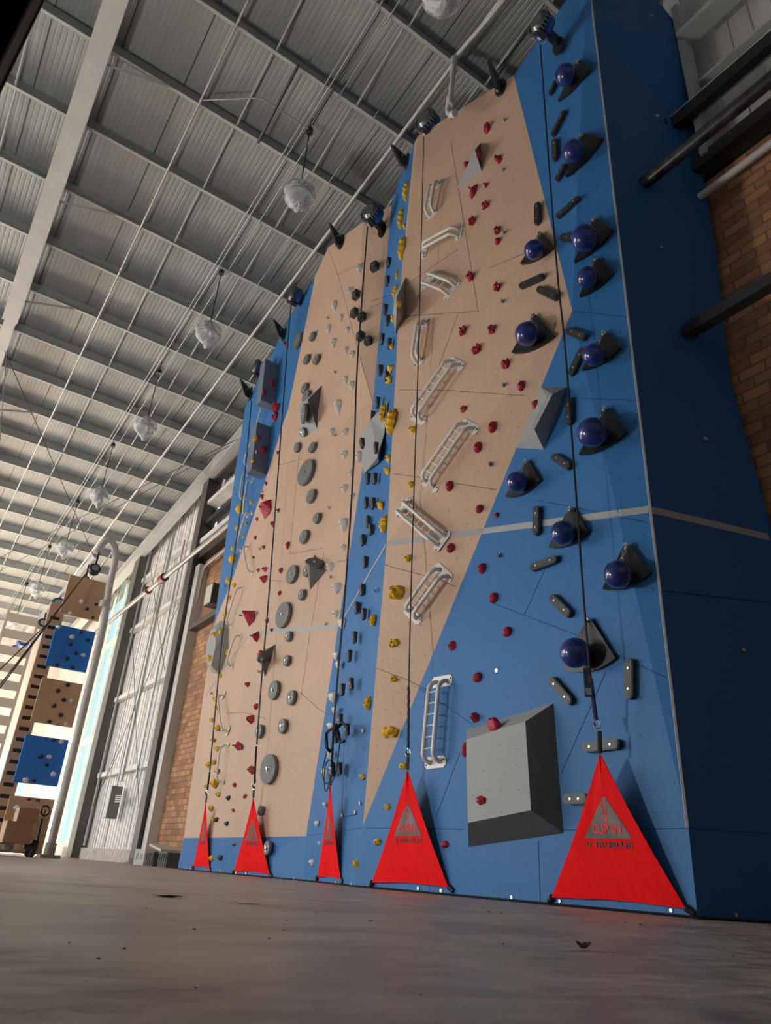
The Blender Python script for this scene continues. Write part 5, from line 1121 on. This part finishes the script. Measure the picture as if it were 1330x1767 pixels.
# long beam with belay devices going away
q = bmesh.new(); a = PX(166, 958, 3.75); b_ = Vector((3.75, 41, a.z - .1)); sweep(q, [a, b_], .09, 12); bmo = tag(link('tower_beam', q, mat('grey tower tube', (.33, .33, .33), .4), smooth=True), 'long grey tube beam above the far tower', 'beam')
for i, (x, y, s) in enumerate(((163, 983, 22), (147, 1000, 14), (100, 1044, 26), (74, 1077, 20), (40, 1108, 22), (26, 1122, 18))):
    c = PX(x, y, 3.75); R_ = s / 2 * (c.y * .75 + 3) / FPX * 1.0; o = empty('tower_belay', f'belay device hanging from the tower beam, {ordw(i)} from the near end', 'auto belay device', Matrix.Translation(c), 'tower belay devices')
    q = bmesh.new(); bmesh.ops.create_cone(q, cap_ends=True, segments=20, radius1=R_, radius2=R_, depth=R_ * 1.1, matrix=Matrix.Rotation(math.radians(70), 4, 'X')); bmesh.ops.bevel(q, geom=q.edges[:], offset=R_ * .08, segments=1, affect='EDGES'); link('housing', q, BLACKM if i in (0, 1, 3) else BLUEM, o, True)
    q = bmesh.new(); bmesh.ops.create_cone(q, cap_ends=True, segments=20, radius1=R_ * .7, radius2=R_ * .6, depth=R_ * 1.2, matrix=Matrix.Rotation(math.radians(70), 4, 'X')); link('cover', q, mat('pale cover', (.30, .31, .33), .5), o)
    q = bmesh.new(); cyl(q, (0, 0, R_ * .8), (0, 0, max(.3, a.z - c.z)), .03, 6); link('hanger', q, BLACKM, o)
for i, (p, q_) in enumerate((((152, 985), (0, 1182)), ((148, 990), (0, 1187)), ((88, 1070), (0, 1155)))):
    A_, B_ = PY(*p, 21), PY(*q_, 19); q = bmesh.new(); sweep(q, [A_, B_], .016, 6); tag(link('guy_cable', q, DKBROWN), 'dark cable slanting down left from the tower top, ' + ('upper', 'lower', 'farther')[i] + ' one', 'cable', 'tower cables')

# pallet truck, pallet, boxes
c = Vector((3.05, 20.6, 0))
def sub(nm, f, m, par, smooth=False):
    q = bmesh.new(); f(q); return link(nm, q, m, par, smooth)
pj = empty('pallet_truck', 'hand pallet truck with upright handle before the bottom tan square', 'pallet truck', Matrix.Translation(PF(50, 1490).lerp(Vector((3.55, 20.3, 0)), 1)))
def at_(x, y): return PY(x, y, 20.3) - pj.location
hx = at_(77, 1400); bx = at_(62, 1460)
sub('handle_bar', lambda q: sweep(q, [bx, at_(73, 1412)], .03, 8), BLACKM, pj, True)
sub('grip_loop', lambda q: sweep(q, smooth_path([at_(75, 1408), at_(71, 1402), at_(74, 1392), at_(84, 1393), at_(83, 1404), at_(75, 1409)]), .022, 8), BLACKM, pj, True)
sub('lever', lambda q: sweep(q, [at_(76, 1406), at_(79, 1397)], .015, 6), BLACKM, pj)
sub('pump', lambda q: (cyl(q, bx + Vector((-.1, 0, -.25)), bx + Vector((-.03, 0, .12)), .09, 12), box(q, bx + Vector((-.12, 0, -.02)), (.3, .2, .12))), BLACKM, pj)
sub('wheel', lambda q: cyl(q, (bx.x - .10, -.08, .12), (bx.x - .10, .08, .12), .12, 16), BLACKM, pj, True)
sub('fork', lambda q: box(q, (-.9, -.2, .10), (1.3, .16, .06)), mat('yellow grey fork', (.2, .17, .10), .5), pj)
sub('fork', lambda q: box(q, (-.9, .2, .10), (1.3, .16, .06)), mat('yellow grey fork', (.2, .17, .10), .5), pj)
pal = empty('wooden_pallet', 'low wooden pallet on the forks at the left edge', 'pallet', Matrix.Translation((2.75, 20.3, .14)))
for k in range(5): sub('deck_board', lambda q: box(q, (-.0, -.45 + k * .22, .12), (1.1, .1, .02)), mat('pallet wood', (.10, .075, .055), .8), pal)
for k in (-1, 0, 1): sub('stringer', lambda q: box(q, (k * .5, 0, .05), (.08, 1.0, .1)), mat('pallet wood', (.10, .075, .055), .8), pal)
def carton(x0, x1, y, dy, z0, z1, label, openf=False):
    o = empty('cardboard_box', label, 'cardboard box', Matrix.Translation(((x0 + x1) / 2, y, z0)), 'cardboard boxes'); w_ = x1 - x0; h_ = z1 - z0
    sub('front', lambda q: box(q, (0, -dy / 2, h_ / 2), (w_, .01, h_)), BOXTAN, o); sub('back', lambda q: box(q, (0, dy / 2, h_ / 2), (w_, .01, h_)), BOXTAN, o)
    sub('side', lambda q: box(q, (-w_ / 2, 0, h_ / 2), (.01, dy, h_)), BOXTAN2, o); sub('side', lambda q: box(q, (w_ / 2, 0, h_ / 2), (.01, dy, h_)), BOXTAN2, o); sub('bottom', lambda q: box(q, (0, 0, .005), (w_, dy, .01)), BOXTAN, o)
    if openf: sub('flap', lambda q: box(q, (-w_ * .1, -dy / 2 - .02, h_ + .06), (w_ * .9, .01, .14), Matrix.Rotation(-.15, 4, 'X')), BOXTAN2, o)
    else: sub('lid', lambda q: box(q, (0, 0, h_ - .005), (w_, dy, .01)), BOXTAN, o)
b1 = PY(12, 1463, 20.1); b2 = PY(48, 1440, 20.1)
carton(b1.x - .18, b1.x + .40, 20.1, .6, .27, .27 + .46, 'lower brown cardboard box on the pallet'); carton(b1.x + .02, b1.x + .46, 20.15, .5, .735, .735 + .30, 'open brown cardboard box, upper one on the pallet', True)

# crates and small boxes by the brick
def crate(x, y, label, m):
    o = empty('plastic_crate', label, 'crate', Matrix.Translation((x, y, 0)), 'grey crates')
    sub('tub', lambda q: (box(q, (0, 0, .02), (.4, .55, .04)), box(q, (-.2, 0, .14), (.02, .55, .28)), box(q, (.2, 0, .14), (.02, .55, .28)), box(q, (0, -.27, .14), (.4, .02, .28)), box(q, (0, .27, .14), (.4, .02, .28))), m, o)
    sub('rim', lambda q: (box(q, (-.21, 0, .28), (.04, .6, .03)), box(q, (.21, 0, .28), (.04, .6, .03)), box(q, (0, -.29, .28), (.44, .03, .03)), box(q, (0, .29, .28), (.44, .03, .03))), m, o)
    for k in range(4): sub('rib', lambda q: box(q, (-.215, -.2 + k * .13, .14), (.02, .03, .24)), m, o)
cg = mat('grey crate plastic', (.07, .075, .07), .5)
crate(6.05, 17.0, 'dark grey ribbed crate touching the left end of the climbing wall', cg); crate(6.05, 17.9, 'dark grey ribbed crate left of the other crate', cg)
o = empty('white_carton', 'white printed carton on the floor by the brick', 'cardboard box', Matrix.Translation((6.15, 19.0, 0)))
sub('body', lambda q: box(q, (0, 0, .17), (.4, .75, .34)), mat('white card', (.52, .51, .48), .6), o); sub('green_mark', lambda q: (box(q, (-.203, .2, .17), (.004, .07, .14), Matrix.Rotation(.0, 4, 'X')), box(q, (-.203, .1, .2), (.004, .05, .18))), mat('green print', (.12, .3, .14), .6), o); sub('grey_print', lambda q: box(q, (-.203, -.15, .18), (.004, .22, .12)), mat('grey print light', (.3, .31, .3), .6), o)
q = bmesh.new(); box(q, (0, 0, 0), (.45, .85, .05), Matrix.Rotation(.12, 4, 'X')); tag(link('folded_carton', q, mat('white card', (.52, .51, .48), .6), loc=(6.05, 17.6, .38)), 'flattened white carton lying across the crates', 'cardboard')
thing_box('black_case', 6.1, 6.4, 19.75, 20.15, 0, .16, BLACKM, 'small black case at the foot of the brown column', 'case')

# ------------------------------------------------------------------ debris on the floor
def chip(x, y, s, m, kind, label, hgt=.5):
    p = PF(x, y); rnd = random.Random(int(x * 3 + y)); q = bmesh.new()
    pts = [(rnd.uniform(-1, 1) * s, rnd.uniform(-.6, .6) * s, rnd.uniform(0, hgt) * s) for _ in range(9)] + [(0, 0, 0)]
    hull(q, pts); return tag(link(kind, q, m, loc=(p.x, p.y, 0)), label, 'debris', 'floor debris')
DRY = mat('dry leaf', (.17, .11, .06), .8); STN = mat('grit', (.09, .075, .065), .8); PALE = mat('pale crumb', (.5, .45, .4), .8)
# curled dry leaf
p = PF(1007, 1639); q = bmesh.new(); g = []
for i in range(9):
    for j in range(5):
        u, v = i / 8 * 2 - 1, j / 4 * 2 - 1; wv = (1 - u * u) ** .6
        g.append(q.verts.new((u * .030, v * .014 * wv, .004 + .016 * abs(u) ** 2 + .010 * v * v * wv + .003 * math.sin(u * 9 + v * 3))))
for i in range(8):
    for j in range(4): q.faces.new((g[i * 5 + j], g[(i + 1) * 5 + j], g[(i + 1) * 5 + j + 1], g[i * 5 + j + 1]))
tag(link('dry_leaf', q, DRY, smooth=True, loc=(p.x, p.y, 0)), 'curled dry brown leaf on the floor before the nearest gate', 'leaf')
chip(1106, 1597, .018, STN, 'pebble', 'dark pebble on the floor before the nearest gate')
chip(292, 1548, .11, mat('wood splinter', (.50, .43, .33), .8), 'wood_splinter', 'flat pale splinter heap on the floor, left of centre', .12); chip(424, 1559, .07, mat('wood splinter', (.50, .43, .33), .8), 'wood_splinter', 'small flat splinter right of the larger splinter heap', .1)
small = [(959, 1589), (1080, 1591), (843, 1574), (865, 1577), (956, 1587), (1045, 1598), (1187, 1592), (1192, 1603), (490, 1606), (495, 1590), (215, 1637), (170, 1655), (150, 1694), (337, 1705), (868, 1630), (960, 1675), (1066, 1709), (637, 1590), (642, 1589), (465, 1620), (120, 1627), (335, 1604), (252, 1568), (1265, 1650), (460, 1662), (1330, 1600), (725, 1717), (800, 1740), (1320, 1713), (545, 1576)]
for i, (x, y) in enumerate(small):
    d = (PF(x, y) - Vector(CAM)).length; chip(x, y, .0035 * d * random.uniform(.5, .9), STN if i % 4 else PALE, 'grit', f'tiny crumb of grit on the floor, {ordw(i)} by listing order')
